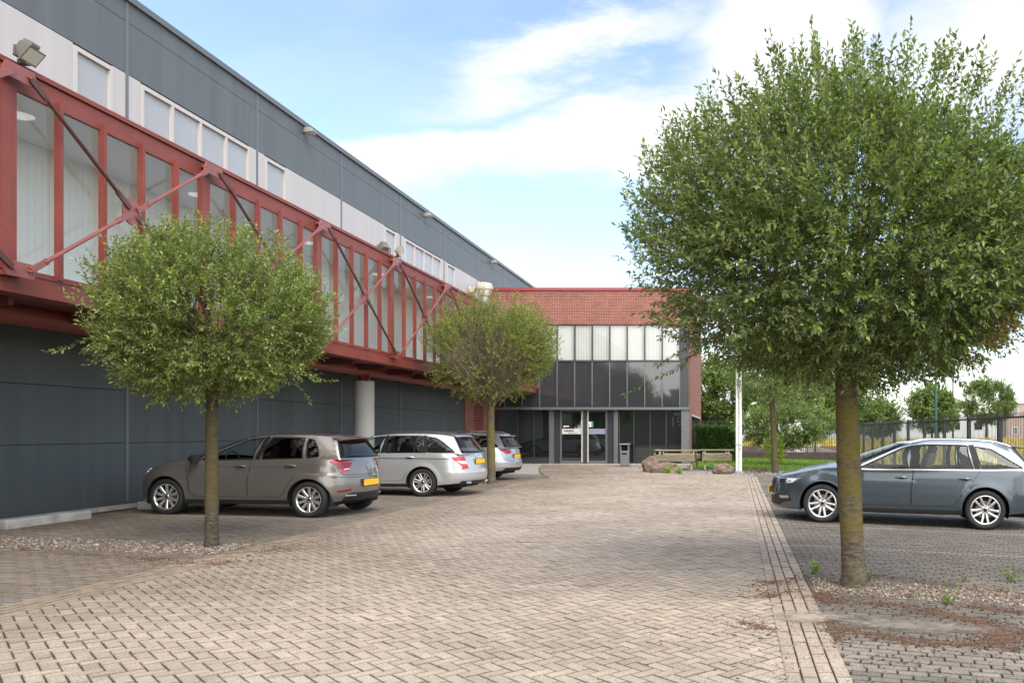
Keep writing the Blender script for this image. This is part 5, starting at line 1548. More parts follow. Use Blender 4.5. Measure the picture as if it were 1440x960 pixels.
    ib.box(-ro+.42, -.25, -W+.24, W-.24, .52, zt-.12)
    ib.build('cabin', M_DARK, root, bevel=.03)
    sx = wb-1.45
    for sy in (.36, -.36):
        sb = MB()
        sb.obox((sx+.05, sy, .62), (.25, 0, .03), (0, .24, 0), (0, 0, .08))
        sb.obox((sx-.26, sy, .90), (.06, 0, .015), (0, .22, 0), (-.09, 0, .30))
        sb.obox((sx-.37, sy, 1.24), (.045, 0, .01), (0, .12, 0), (-.02, 0, .085))
        sb.build('seat', M_SEAT, root, bevel=.035, segs=3)
    sb = MB(); bx = .28
    sb.obox((bx+.25, 0, .62), (.24, 0, .02), (0, .62, 0), (0, 0, .07))
    sb.obox((bx-.05, 0, .88), (.06, 0, .015), (0, .60, 0), (-.09, 0, .26))
    for sy in (-.38, 0, .38): sb.obox((bx-.15, sy, 1.17), (.04, 0, .01), (0, .11, 0), (-.02, 0, .06))
    sb.build('rear_seat', M_SEAT, root, bevel=.035, segs=3)
    sw = MB(); c = Vector((wb-.88, .36, .93)); ax = Vector((.42, 0, .9)); u = Vector((0, 1, 0)); v = Vector((-.9, 0, .42))
    ax2 = Vector((1, 0, -.35)).normalized(); v = Vector((.35, 0, 1)).normalized()
    sw.tube([c + .185*(math.cos(t)*u + math.sin(t)*v) for t in np.linspace(0, 2*math.pi, 25)], .014, 6, cap=False)
    sw.bar(c-.18*u, c+.18*u, .05, .03); sw.bar(c, c-.18*v, .05, .03)
    sw.build('steering_wheel', M_BLACK, root, smooth=True)
    # mirrors
    for sd in (1, -1):
        mb = MB(); mx, my, mz = P['mirror']
        q = lambda dx, dy, dz: (mx+dx, sd*(my+dy), mz+dz)
        pr_ = [(.085, -.01, .0), (.055, .03, .05), (-.01, .05, .075), (-.03, .10, .085), (-.03, .17, .07), (-.02, .20, .02), (-.01, .19, -.045), (.0, .10, -.065), (.02, .03, -.055)]
        fr = [q(-.045, y, z) for (_, y, z) in pr_]
        bk = [q(.0+d, .10+(y-.10)*.96, z*.95+.003) for (d, y, z) in [(.02, a, b) for (_, a, b) in pr_]]
        bk2 = [q(.075, .10+(y-.10)*.62, z*.55) for (_, y, z) in pr_]
        n = len(pr_); fs = [tuple(range(n))]
        for k in (0, n):
            fs += [(k+i, k+(i+1) % n, k+n+(i+1) % n, k+n+i) for i in range(n)]
        fs.append(tuple(2*n+i for i in range(n)))
        mb.add(fr+bk+bk2, fs)
        o = mb.build('mirror', P.get('mirror_mat', paint), root, smooth=True, angle=60)
        fb = MB(); fb.bar(q(.0, -.06, -.06), q(.01, .05, -.055), .06, .03); fb.build('mirror_foot', M_BLACK, o)
    # wheels
    tb, rb = wheel_meshes(P)
    yo = W - .022 - .10
    first = None
    for (cx, sd) in ((0, 1), (wb, 1), (0, -1), (wb, -1)):
        we = empty('wheel', (cx, sd*yo, Rt), 0 if sd == 1 else math.pi, root)
        we.rotation_euler = (0, random.Random(cx*7+sd+len(name)).uniform(-.6, .6)*0 + P.get('wrot', 0), 0 if sd == 1 else math.pi)
        if first is None:
            t = tb.build('tyre', M_TYRE, we, smooth=True, angle=50)
            r = rb.build('rim', [P['rim_mat'], M_DARK, pm('brake_steel', (.20, .19, .18), .45, .8)], we, smooth=True, angle=30)
            first = (t, r)
        else:
            for o in first:
                c = o.copy(); COL.objects.link(c); c.parent = we
    # lamps, plates and the like
    P['extras'](root, dict(S=S, GS=GS, HS=HS, RS=RS, A=A, a_x=a_x, a_ry=a_ry, a_fy=a_fy, W=W, wb=wb, ro=ro, xN=xN, xT=xT, paint=paint, zr=zr, ring=ring, top_at=top_at, bot_at=bot_at, pr=pr, pf=pf, lower=lower))
    return root

def plate_at(K, root, z, y0=0.0, wd=.52, ht=.11, tilt=0.0, off=.012):
    x, _, _ = K['lower'](np.array([K['A']]), np.array([z]))
    x = float(x[0]) - off
    pb = MB(); c, s_ = math.cos(tilt), math.sin(tilt)
    pb.obox((x, y0, z), (.004*c, 0, .004*s_), (0, wd/2, 0), (-ht/2*s_, 0, ht/2*c), 0)
    o = pb.build('number_plate', M_PLATE, root, bevel=.003)
    fb = MB(); fb.obox((x+.004, y0, z), (.005*c, 0, .005*s_), (0, wd/2+.012, 0), (-(ht/2+.012)*s_, 0, (ht/2+.012)*c), 0)
    fb.build('plate_frame', M_BLACK, o)
    return o

def tail_patch(K, root, pts, mat, name, off=.006, side=1, parent=None, rim=.02):
    """pts: (value, z); value <= 0.0 string 'y..' is an offset on the tail, a number is x on the side"""
    pl = []
    for v, z in pts:
        pl.append(((K['a_ry'](float(v[1:]), z) if isinstance(v, str) else K['a_x'](v, z)), z))
    return patch(K['S'], pl, off, mat, name, parent or root, h=.04, d=.02, rim=rim, side=side)

def front_patch(K, root, pts, mat, name, off=.006, side=1, parent=None, rim=.02):
    pl = []
    for v, z in pts:
        pl.append(((K['a_fy'](float(v[1:]), z) if isinstance(v, str) else K['a_x'](v, z)), z))
    return patch(K['S'], pl, off, mat, name, parent or root, h=.04, d=.02, rim=rim, side=side)

def emblem(K, root, z, r=.042, kind='ring'):
    x, _, _ = K['lower'](np.array([K['A']]), np.array([z])); x = float(x[0]) - .006
    e = MB()
    ringp = [(x-.004, r*math.cos(t), z + r*math.sin(t)) for t in np.linspace(0, 2*math.pi, 25)]
    e.tube(ringp, r*.10, 6, cap=False)
    if kind == 'strokes':
        q = lambda y, zz: (x-.004, y*r, z+zz*r)
        for a, b in (((-.42, .85), (-.05, .02)), ((-.05, .02), (.05, .02)), ((.05, .02), (.42, .85)), ((-.85, .35), (-.42, -.8)), ((-.42, -.8), (0, -.1)), ((0, -.1), (.42, -.8)), ((.42, -.8), (.85, .35))):
            e.bar(q(*a), q(*b), r*.16, r*.16, up=(1, 0, 0))
    elif kind == 'star':
        for t in (90, 210, 330):
            e.bar((x-.004, 0, z), (x-.004, r*math.cos(R(t)), z+r*math.sin(R(t))), r*.16, r*.16, up=(1, 0, 0))
    else:
        e.lathe([(0, 0), (r*.8, 0), (r*.8, .004)], c=(x, 0, z), axis='x', n=20)
    e.build('emblem', M_CHROME, root, smooth=True)

def rails(K, root, mat, x0, x1, h=.05):
    ringx, ringy, _ = K['ring'](np.linspace(K['pf'], K['pr'], 80), 1)
    for sd in (1, -1):
        xs = np.linspace(x0, x1, 16); pts = []
        for i, x in enumerate(xs):
            t = i/15; up = h*min(1, 6*t, 6*(1-t))
            y = float(np.interp(-x, -ringx, ringy)) - .015
            pts.append((x, sd*y, float(K['zr'](x)) + .004 + up))
        rb = MB(); rb.tube(pts, [.014]+[.017]*14+[.014], 8)
        for t in (0.0, .5, 1.0):
            i = int(round(t*15)); x, y, z = pts[i]
            rb.bar((x, y, float(K['zr'](x))-.01), (x, y, z), .07 if t in (0, 1) else .04, .022, up=(1, 0, 0))
        rb.build('roof_rail', mat, root, smooth=True)

# wall profile shared by the cars: (height, in/out of the widest line)
WALL = [(.12, -.10), (.18, -.055), (.24, -.028), (.30, -.020), (.34, -.012), (.45, -.004), (.56, 0), (.66, -.002), (.735, -.006), (.755, -.018), (.80, -.022), (.88, -.030), (.95, -.045), (1.02, -.065), (1.10, -.085)]
def paint(name, col, metal=.55, rough=.32):
    return pm(name, col, rough, metal, var=.03, vscale=1.2, coat=1.0, liner=(.02, .02, .02))
M_RIM = pm('alloy_rim', (.62, .61, .60), .30, .85)
M_RIM2 = pm('alloy_rim_bright', (.74, .73, .72), .24, .85)
PT_BROWN = paint('paint_warm_grey', (.19, .172, .155))
PT_SILVER = paint('paint_silver', (.47, .475, .475), .5, .30)
PT_SILVER2 = paint('paint_silver_cool', (.42, .43, .435), .5, .30)
PT_BLUE = paint('paint_slate_blue', (.066, .088, .106), .5, .28)
M_SATIN = pm('satin_rail', (.52, .52, .52), .35, .9)
M_ROOFB = pm('dark_roof_rail', (.06, .06, .06), .4)

def extras_polo(root, K):
    for sd in (1, -1):
        o = tail_patch(K, root, [(-.30, .975), ('y.60', 1.0), ('y.47', .985), ('y.49', .80), ('y.64', .775), (-.47, .80)], M_REDL, 'tail_lamp', .010, sd)
        tail_patch(K, root, [(-.36, .93), (-.52, .945), (-.52, .83), (-.46, .83)], M_REDL2, 'lamp_segment', .0125, sd, o)
        tail_patch(K, root, [('y.58', .84), ('y.50', .845), ('y.50', .825), ('y.60', .82)], M_CLEAR, 'lamp_segment', .0125, sd, o)
        tail_patch(K, root, [('y.72', .46), ('y.50', .49), ('y.50', .455), ('y.70', .435)], M_REDL2, 'rear_reflector', .006, sd)
        front_patch(K, root, [(2.95, .80), (3.22, .76), ('y.40', .70), ('y.42', .62), (3.15, .66), (3.02, .72)], M_LAMP, 'headlamp', .008, sd)
    A = K['A']; a = lambda y, z: K['a_ry'](y, z)
    def across(pts, mat, nm, off=.006, rim=.02):
        pl = [(a(y, z), z) for y, z in pts] + [(2*A-a(y, z), z) for y, z in reversed(pts)]
        return patch(K['S'], pl, off, mat, nm, root, h=.05, d=.03, rim=rim)
    across([(.60, .285), (.55, .40), (.46, .42)], M_BLACK, 'rear_diffuser', .010)
    across([(.26, .52), (.29, .66)], PT_BROWN, 'plate_recess', -.004, 0)
    for sd in (1, -1):
        tb = MB(); c = K['lower'](np.array([a(.50, .40)]), np.array([.40]))
        q = [K['lower'](np.array([a(y, .37)]), np.array([.37])) for y in (.60, .50, .40)]
        tb.tube([(float(x[0])-.012, sd*float(y[0]), .37) for x, y, z in q], .016, 8)
        tb.build('exhaust_trim', M_CHROME, root, smooth=True)
    plate_at(K, root, .585)
    emblem(K, root, .86, .05, 'strokes')
    ribbon(K['S'], [(a(.68, .985), .985), (a(.665, .80), .80), (a(.60, .735), .735), (A, .73), (2*A-a(.60, .735), .735)], .007, .0015, M_SEAL, 'panel_gap', root)
    ribbon(K['S'], [(a(.80, .70), .70), (a(.5, .69), .69), (A, .69), (2*A-a(.5, .69), .69), (2*A-a(.80, .70), .70)], .006, .0015, M_SEAL, 'panel_gap', root)
    # roof spoiler over the rear window
    sp = MB()
    secs = []
    for y in np.linspace(-.52, .52, 13):
        k = abs(y)/.52
        zt = float(K['zr'](-.3)) + .036*(1-k**2.3)
        x0 = -.22; x1 = -.50 + .10*k**2
        secs.append([(x0, y, zt+.008), ((x0+x1)/2, y, zt+.004), (x1, y, zt-.022), (x1+.015, y, zt-.045), (x0-.02, y, zt-.035)])
    n = 5; vs = [p for s_ in secs for p in s_]; fs = []
    for i in range(12):
        for j in range(n): fs.append((i*n+j, i*n+(j+1) % n, (i+1)*n+(j+1) % n, (i+1)*n+j))
    fs += [tuple(range(n)), tuple(12*n+j for j in reversed(range(n)))]
    sp.add(vs, fs); sp.build('roof_spoiler', PT_BROWN, root, smooth=True, angle=50)
    ab = MB(); z0 = float(K['zr'](.1))+.038
    ab.tube([(.05, 0, z0), (.02, 0, z0+.03), (-.08, 0, z0+.03)], .014, 6); ab.tube([(.02, 0, z0+.03), (-.10, 0, z0+.26)], .003, 5)
    ab.build('aerial', M_BLACK, root)

POLO = dict(wb=2.57, fo=.86, ro=.66, W=.875, R=.312, rim=.222, rim_mat=M_RIM2, spokes=dict(n=10, w=.050), group='cars parked nose to the grey hall',
    ztop=[(-.72, 1.0), (-.4, 1.0), (0, .99), (1, .97), (1.9, .945), (2.2, .945), (2.6, .895), (2.95, .825), (3.2, .755), (3.43, .69)],
    zbot=[(-.72, .30), (-.4, .27), (0, .25), (.4, .23), (2.2, .21), (2.6, .20), (3.0, .19), (3.43, .22)],
    nose=[(.15, -.10), (.25, -.03), (.40, 0), (.55, -.01), (.65, -.05), (.75, -.14), (.9, -.40)],
    tail=[(.2, .14), (.30, .07), (.40, .01), (.52, 0), (.66, .015), (.74, .035), (.82, .05), (.95, .09), (1.05, .13)],
    wall=WALL, rexp=(2.5, 2.1), rtaper=-.06, flare=.011,
    doors=[[(1.03, 1.1), (1.07, .75), (1.09, .60), (1.085, .345), (2.0, .335), (2.12, .40), (2.15, .62), (2.14, .80), (2.08, 1.1)],
           [(.13, 1.1), (.16, .88), (.26, .70), (.37, .55), (.44, .42), (.52, .355), (1.073, .345), (1.08, .60), (1.058, .75), (1.018, 1.1)]],
    handles=[(1.22, .865), (.33, .885)], hood_back=2.14, crown=.075, glass=[M_GLASSC, M_GLASSD, M_GLASSD],
    green=dict(fbc=2.42, fbk=2.10, ftc=1.36, ftk=1.22, rbk=-.42, rbc=-.535, rtk=-.22, rtc=-.33, wb=.80, wt=.575,
               zroof=[(1.5, 1.32), (1.22, 1.355), (.8, 1.405), (.3, 1.415), (-.1, 1.395), (-.4, 1.35)], ytap=.15,
               wins=[dict(pts=[('A', .05), (1.03, .05), (.94, .90), ('A.01', .90)], r=[.01, .02, .02, .05]),
                     dict(pts=[(.87, .05), (.17, .08), (.22, .88), (.80, .90)], g=1, r=.02),
                     dict(pts=[(.10, .09), (-.10, .14), (-.05, .50), (.05, .82), (.16, .87)], g=1, r=[.02, .03, .04, .04, .02])],
               pillars=[(.955, .03, .87, .94, .085)], rsb=.10, rst=.86),
    creases=[], seams=[('s', [(2.19, .93), (2.20, .80), (2.17, .60), (2.15, .40)]), ('s', [(-.30, 1.0), (-.25, .97)])],
    mirror=(2.02, .80, .975), mirror_mat=M_BLACK, extras=extras_polo)
# the sharp shoulder line
POLO['creases'] = [('p', [(2.3, .84), (1.5, .855), (.6, .868), (-.28, .885)])]

def estate_common(root, K, lamps, plate_z, body, emb, exhaust=True):
    A = K['A']; a = lambda y, z: K['a_ry'](y, z)
    for sd in (1, -1):
        for pts, mat, off, kids in lamps:
            o = tail_patch(K, root, pts, mat, 'tail_lamp', off, sd)
            for kp, km, ko in kids: tail_patch(K, root, kp, km, 'lamp_segment', ko, sd, o)
    def across(pts, mat, nm, off=.006, rim=.02):
        pl = [(a(y, z), z) for y, z in pts] + [(2*A-a(y, z), z) for y, z in reversed(pts)]
        return patch(K['S'], pl, off, mat, nm, root, h=.05, d=.03, rim=rim)
    plate_at(K, root, plate_z)
    emblem(K, root, plate_z+.155, .042, emb)
    zt = .60
    ribbon(K['S'], [(a(.66, .985), .985), (a(.67, .80), .80), (a(.62, zt+.04), zt+.04), (a(.55, zt), zt), (A, zt), (2*A-a(.55, zt), zt)], .007, .0015, M_SEAL, 'panel_gap', root)
    return across

def extras_merc(root, K):
    ac = estate_common(root, K, [([(-.62, .905), ('y.56', .915), ('y.50', .65), ('y.66', .62), (-.84, .70)], M_REDL, .009,
        [([(-.74, .815), ('y.55', .815), ('y.53', .745), (-.82, .755)], M_CLEAR, .012)])], .80, PT_SILVER, 'star')
    ac([(.70, .285), (.66, .36), (.50, .365)], M_BLACK, 'rear_diffuser', .008)
    for sd in (1, -1):
        tb = MB(); q = [K['lower'](np.array([K['a_ry'](y, .33)]), np.array([.33])) for y in (.58, .46)]
        tb.tube([(float(x[0])-.02, sd*float(y[0]), .32) for x, y, z in q], .035, 8)
        tb.build('exhaust_trim', M_CHROME, root, smooth=True)
    rails(K, root, M_ROOFB, 1.15, -.62, .035)
    ab = MB(); z0 = float(K['zr'](-.45))+.03
    ab.prism([(-.38, z0), (-.50, z0), (-.49, z0+.055)], -.012, .012, 'xz'); ab.build('aerial', M_BLACK, root)
    for sd in (1, -1):
        front_patch(K, root, [(3.05, .78), (3.28, .74), ('y.45', .70), ('y.47', .60), (3.25, .62), (3.1, .68)], M_LAMP, 'headlamp', .008, sd)

MERC = dict(wb=2.76, fo=.77, ro=1.08, W=.885, R=.320, rim=.222, rim_mat=M_RIM2, spokes=dict(n=7, w=.026, double=.30), group='cars parked nose to the grey hall',
    ztop=[(-1.08, .98), (-.6, .985), (0, .98), (1, .96), (2.0, .94), (2.35, .945), (2.76, .90), (3.1, .83), (3.35, .76), (3.53, .70)],
    zbot=[(-1.08, .33), (-.5, .28), (0, .25), (.4, .22), (2.3, .20), (2.76, .20), (3.53, .22)],
    nose=[(.15, -.10), (.25, -.03), (.40, 0), (.55, -.01), (.65, -.04), (.75, -.10), (.9, -.35)],
    tail=[(.2, .16), (.33, .06), (.42, .01), (.54, 0), (.58, .02), (.62, .055), (.75, .075), (.90, .11), (1.0, .15)],
    wall=WALL, rexp=(3.0, 2.3), rtaper=-.22, flare=.022,
    doors=[[(1.02, 1.1), (1.04, .75), (1.05, .55), (1.04, .345), (2.2, .335), (2.30, .40), (2.32, .62), (2.31, .80), (2.25, 1.1)],
           [(-.05, 1.1), (.0, .90), (.15, .74), (.32, .60), (.42, .46), (.47, .36), (1.028, .345), (1.038, .55), (1.028, .75), (1.008, 1.1)]],
    handles=[(1.22, .865), (.30, .885)], hood_back=2.30, crown=.075, glass=[M_GLASSC, M_GLASSC, M_GLASSC],
    green=dict(fbc=2.50, fbk=2.20, ftc=1.42, ftk=1.28, rbk=-.80, rbc=-.94, rtk=-.50, rtc=-.62, wb=.80, wt=.575,
               zroof=[(1.5, 1.33), (1.28, 1.36), (.8, 1.41), (.2, 1.425), (-.3, 1.405), (-.65, 1.36)], ytap=.11,
               wins=[dict(pts=[('A', .05), (1.05, .05), (1.0, .90), ('A.01', .90)], r=[.01, .02, .02, .05]),
                     dict(pts=[(.93, .05), (.0, .05), (.12, .88), (.88, .90)], r=.02),
                     dict(pts=[(-.07, .06), ('C', .06), ('C-.01', .26), ('C-.045', .62), ('C-.085', .82), (.03, .86)], r=[.02, .03, .06, .06, .06, .02])],
               pillars=[(.99, .03, .94, .94, .085), (-.03, .04, .075, .92, .075), (.24, .04, .27, .92, .035)], rsb=.06, rst=.90),
    creases=[('s', [(2.25, .83), (1.0, .855), (.0, .865), (-.62, .868)])], seams=[('s', [(2.36, .93), (2.37, .80), (2.34, .60), (2.33, .40)])],
    mirror=(2.12, .80, .985), mirror_mat=PT_SILVER, extras=extras_merc, chrome_sill=0)

def extras_passat(root, K):
    ac = estate_common(root, K, [([(-.74, .93), ('y.60', .955), ('y.36', .93), ('y.38', .82), ('y.62', .80), (-.92, .82)], M_REDL, .009,
        [([(-.88, .85), ('y.66', .855), ('y.45', .855), ('y.45', .835), ('y.66', .82), (-.93, .83)], M_REDL2, .012)])], .735, PT_SILVER2, 'strokes')
    ac([(.68, .30), (.62, .39), (.40, .40)], M_BLACK, 'rear_diffuser', .008)
    rails(K, root, M_SATIN, 1.15, -.62, .045)
    for sd in (1, -1):
        ribbon(K['S'], [(K['a_ry'](.70, .415), .415), (K['a_ry'](.45, .41), .41), (K['A'], .41)], .018, .006, M_CHROME, 'chrome_strip', root, side=sd)
        front_patch(K, root, [(3.15, .78), (3.4, .74), ('y.45', .70), ('y.47', .62), (3.3, .65)], M_LAMP, 'headlamp', .008, sd)
    sp = MB(); z0 = float(K['zr'](-.62))
    sp.prism([(-.50, z0+.036), (-.80, z0-.01), (-.79, z0-.035), (-.5, z0-.01)], -.50, .50, 'xz'); sp.build('roof_spoiler', PT_SILVER2, root, bevel=.012)

PASSAT = dict(MERC, wb=2.79, fo=.87, ro=1.10, W=.905, R=.325, rim=.228, spokes=dict(n=5, w=.040, double=.42),
    rim_mat=M_RIM, ztop=[(-1.1, 1.0), (-.6, 1.0), (0, .985), (1, .965), (2.0, .945), (2.35, .95), (2.79, .90), (3.1, .84), (3.4, .77), (3.66, .70)],
    zbot=[(-1.1, .33), (-.5, .28), (0, .25), (.4, .22), (2.3, .20), (2.79, .20), (3.66, .22)],
    tail=[(.2, .16), (.33, .05), (.42, .0), (.56, 0), (.64, .03), (.70, .06), (.85, .085), (.95, .12), (1.0, .16)],
    glass=[M_GLASSC, M_GLASSD, M_GLASSC], extras=extras_passat, chrome_sill=1, mirror_mat=PT_SILVER2,
    creases=[('p', [(2.3, .82), (1.0, .84), (.0, .855), (-.70, .868)])],
    green=dict(MERC['green'], rbk=-.86, rbc=-1.0, rtk=-.58, rtc=-.68,
               wins=[dict(pts=[('A', .05), (1.08, .05), (1.03, .90), ('A.01', .90)], r=[.01, .02, .02, .05]),
                     dict(pts=[(.96, .05), (.10, .05), (.18, .88), (.90, .90)], r=.02, g=1),
                     dict(pts=[(.0, .06), ('C-.005', .06), ('C-.03', .55), ('C-.06', .82), (.08, .86)], r=[.02, .02, .05, .06, .02], g=1)],
               pillars=[(1.02, .03, .965, .94, .085), (.05, .04, .13, .92, .075)]))

def extras_octavia(root, K):
    wb, xN = K['wb'], K['xN']
    for sd in (1, -1):
        o = front_patch(K, root, [(wb+.36, .735), (wb+.62, .715), (wb+.78, .695), ('y.44', .68), ('y.46', .615), (wb+.74, .60), (wb+.50, .635)], M_LAMP, 'headlamp', .008, sd)
        front_patch(K, root, [(wb+.43, .715), (wb+.60, .705), (wb+.60, .635), (wb+.50, .65)], M_CLEAR, 'lamp_segment', .0105, sd, o)
        front_patch(K, root, [(wb+.62, .70), (wb+.74, .69), (wb+.73, .61), (wb+.64, .625)], M_BLACK, 'lamp_segment', .0105, sd, o)
        front_patch(K, root, [(wb+.52, .345), (wb+.56, .43), ('y.62', .44), ('y.40', .42), ('y.40', .29), ('y.60', .285)], M_BLACK, 'front_intake', .006, sd)
        front_patch(K, root, [(wb+.56, .385), (wb+.58, .425), (wb+.74, .415), ('y.58', .405), ('y.60', .365), (wb+.70, .365)], M_CHROME, 'fog_lamp', .012, sd)
        tail_patch(K, root, [(-.72, .90), ('y.60', .92), ('y.45', .88), ('y.50', .74), ('y.66', .72), (-.88, .80)], M_REDL, 'tail_lamp', .009, sd)
    S = K['S']; af = K['a_fy']
    def fr(y0, z0, y1, z1, mat, nm, off=.008, rim=.02):
        a0, a1 = af(y0, z0), af(y1, z1)
        return patch(S, rnd_poly([(-a0, z0), (a0, z0), (a1, z1), (-a1, z1)], .03), off, mat, nm, root, h=.05, d=.03, rim=rim)
    fr(.34, .50, .44, .69, M_BLACK, 'grille', .012)
    fr(.60, .25, .62, .40, M_BLACK, 'front_intake', .004)
    a1 = af(.45, .69)
    ribbon(S, [(-a1, .70), (0, .705), (a1, .70)], .02, .014, M_CHROME, 'chrome_strip', root)
    x = K['xN']; pb = MB(); pb.box(x+.015, x+.025, -.26, .26, .42, .53); pb.build('number_plate', M_PLATE, root)
    ac = estate_common(root, K, [], .74, PT_BLUE, 'ring')
    rails(K, root, M_SATIN, 1.22, -.42, .040)
    sp = MB(); z0 = float(K['zr'](-.45))
    sp.prism([(-.34, z0+.036), (-.64, z0+.004), (-.63, z0-.025), (-.34, z0-.01)], -.50, .50, 'xz'); sp.build('roof_spoiler', PT_BLUE, root, bevel=.012)

OCTA = dict(wb=2.62, fo=.95, ro=1.08, W=.905, R=.322, rim=.232, rim_mat=M_RIM2, spokes=dict(n=5, w=.040, double=.40), group=None,
    ztop=[(-1.08, .975), (-.6, .975), (0, .955), (1, .93), (2.0, .905), (2.35, .925), (2.7, .90), (3.0, .85), (3.3, .775), (3.57, .70)],
    zbot=[(-1.08, .33), (-.5, .28), (0, .25), (.4, .23), (2.3, .21), (2.7, .20), (3.2, .20), (3.62, .23)],
    nose=[(.15, -.08), (.22, -.01), (.40, -.01), (.55, -.02), (.65, -.03), (.72, -.09), (.9, -.35)],
    tail=[(.2, .16), (.33, .05), (.42, .0), (.56, 0), (.64, .03), (.70, .06), (.85, .085), (.95, .12), (1.0, .16)],
    wall=WALL, rexp=(3.0, 2.3), rtaper=-.22, flare=.02,
    doors=[[(1.15, 1.1), (1.17, .75), (1.19, .55), (1.18, .345), (2.12, .335), (2.24, .40), (2.27, .62), (2.26, .80), (2.22, 1.1)],
           [(.06, 1.1), (.12, .90), (.24, .74), (.36, .60), (.44, .46), (.52, .36), (1.168, .345), (1.178, .55), (1.158, .75), (1.138, 1.1)]],
    handles=[(1.34, .80), (.33, .81)], hood_back=2.28, crown=.07, glass=[M_GLASSC, M_GLASSC, M_GLASSC],
    green=dict(fbc=2.46, fbk=2.16, ftc=1.38, ftk=1.24, rbk=-.70, rbc=-.86, rtk=-.36, rtc=-.48, wb=.81, wt=.58,
               zroof=[(1.5, 1.325), (1.24, 1.35), (.8, 1.39), (.3, 1.40), (-.1, 1.385), (-.5, 1.345)], ytap=.11,
               wins=[dict(pts=[('A', .05), (1.22, .05), (1.17, .90), ('A.01', .90)], r=[.01, .02, .02, .05]),
                     dict(pts=[(1.03, .05), (.45, .05), (.46, .89), (1.02, .90)], r=.015),
                     dict(pts=[(.40, .05), (.19, .05), (.28, .88), (.41, .89)], r=.015),
                     dict(pts=[(.05, .06), ('C', .07), ('C-.008', .20), ('C-.045', .56), ('C-.085', .80), (.16, .86)], r=[.02, .03, .06, .06, .06, .02])],
               pillars=[(1.125, .03, 1.095, .94, .15), (.425, .04, .435, .92, .035), (.12, .04, .22, .92, .09)], rsb=.06, rst=.90),
    creases=[('p', [(2.2, .395), (1.0, .385), (.62, .385)])], seams=[('s', [(2.31, .92), (2.32, .80), (2.29, .60), (2.28, .40)])],
    mirror=(2.04, .82, .945), mirror_mat=M_BLACK, handle_mat=PT_BLUE, extras=extras_octavia, chrome_sill=2)

def park(name, label, P, mat, contact, deg):
    th = R(deg); h = Vector((-math.cos(th), math.sin(th), 0)); l = Vector((-math.sin(th), -math.cos(th), 0))
    o = Vector((contact[0], contact[1], 0)) - l*(P['W']-.03)
    z = lambda p: float(zg(p.x))
    o.z = z(o)
    a = o + h*P['wb']; a.z = z(a); b = o + l; b.z = z(b)
    hx = (a-o).normalized(); up = hx.cross(b-o).normalized(); ly = up.cross(hx)
    r = make_car(name, label, P, mat, o, 0)
    r.rotation_euler = Matrix((hx, ly, up)).transposed().to_euler()
    return r
park('hatchback_car', 'brownish grey hatchback parked beside the left tree', POLO, PT_BROWN, on_ground(433, 728), 4)
park('estate_car', 'silver estate car with red and white tail lamp between the hatchback and another silver estate', MERC, PT_SILVER, on_ground(593.5, 698), 5)
park('estate_car', 'silver estate car half hidden behind the thin tree trunk nearest the entrance', PASSAT, PT_SILVER2, (-7.82, 24.3), 6)
park('estate_car', 'slate blue estate car with bright roof rails parked behind the large right tree', OCTA, PT_BLUE, on_ground(1385, 745), 9)
# ================================================================== small things
M_WOOD = pm('weathered_timber', (.30, .255, .165), .85, var=.3, vscale=5, bump=.3, bscale=40, stretch3=(.6, 4, 4))
def picnic_bench(x, y, rz, ln, label):
    r = empty('picnic_bench', (x, y, 0), rz); tag(r, label, 'picnic bench', 'picnic benches on the gravel')
    h = ln/2
    m = MB()
    for i in range(4): m.box(-h, h, .02+i*.135, .145+i*.135, .74, .785)
    m.build('table_top', M_WOOD, r, bevel=.006)
    for s in (-1, 1):
        yb = -.42 if s < 0 else .98
        m = MB()
        for i in range(2): m.box(-h+.1, h-.1, yb-.14+i*.145, yb-.005+i*.145, .42, .46)
        m.build('seat', M_WOOD, r, bevel=.006)
        m = MB(); d = s*.10
        for i in range(2):
            z = .37+i*.135; yy = yb + s*(.17+.035*i)
            m.obox((0, yy, z+.055), (h-.10, 0, 0), (0, .018, 0), (0, s*.016, .056))
        m.build('backrest', M_WOOD, r, bevel=.006)
    for sx in (-h+.22, h-.22):
        m = MB(); m.bar((sx, -.62, 0), (sx, .12, .74), .05, .10); m.bar((sx, 1.18, 0), (sx, .44, .74), .05, .10); m.bar((sx, -.58, .40), (sx, 1.14, .40), .05, .09)
        for s, yb in ((-1, -.42), (1, .98)): m.bar((sx-.07, yb+s*.06, .30), (sx-.07, yb+s*.24, .66), .045, .07)
        m.build('leg', M_WOOD, r)
picnic_bench(-2.25, 31.4, R(-5), 1.75, 'weathered picnic bench behind the left boulders')
picnic_bench(-.72, 31.9, R(2), 1.35, 'weathered picnic bench beside the right boulder and the clipped hedge')

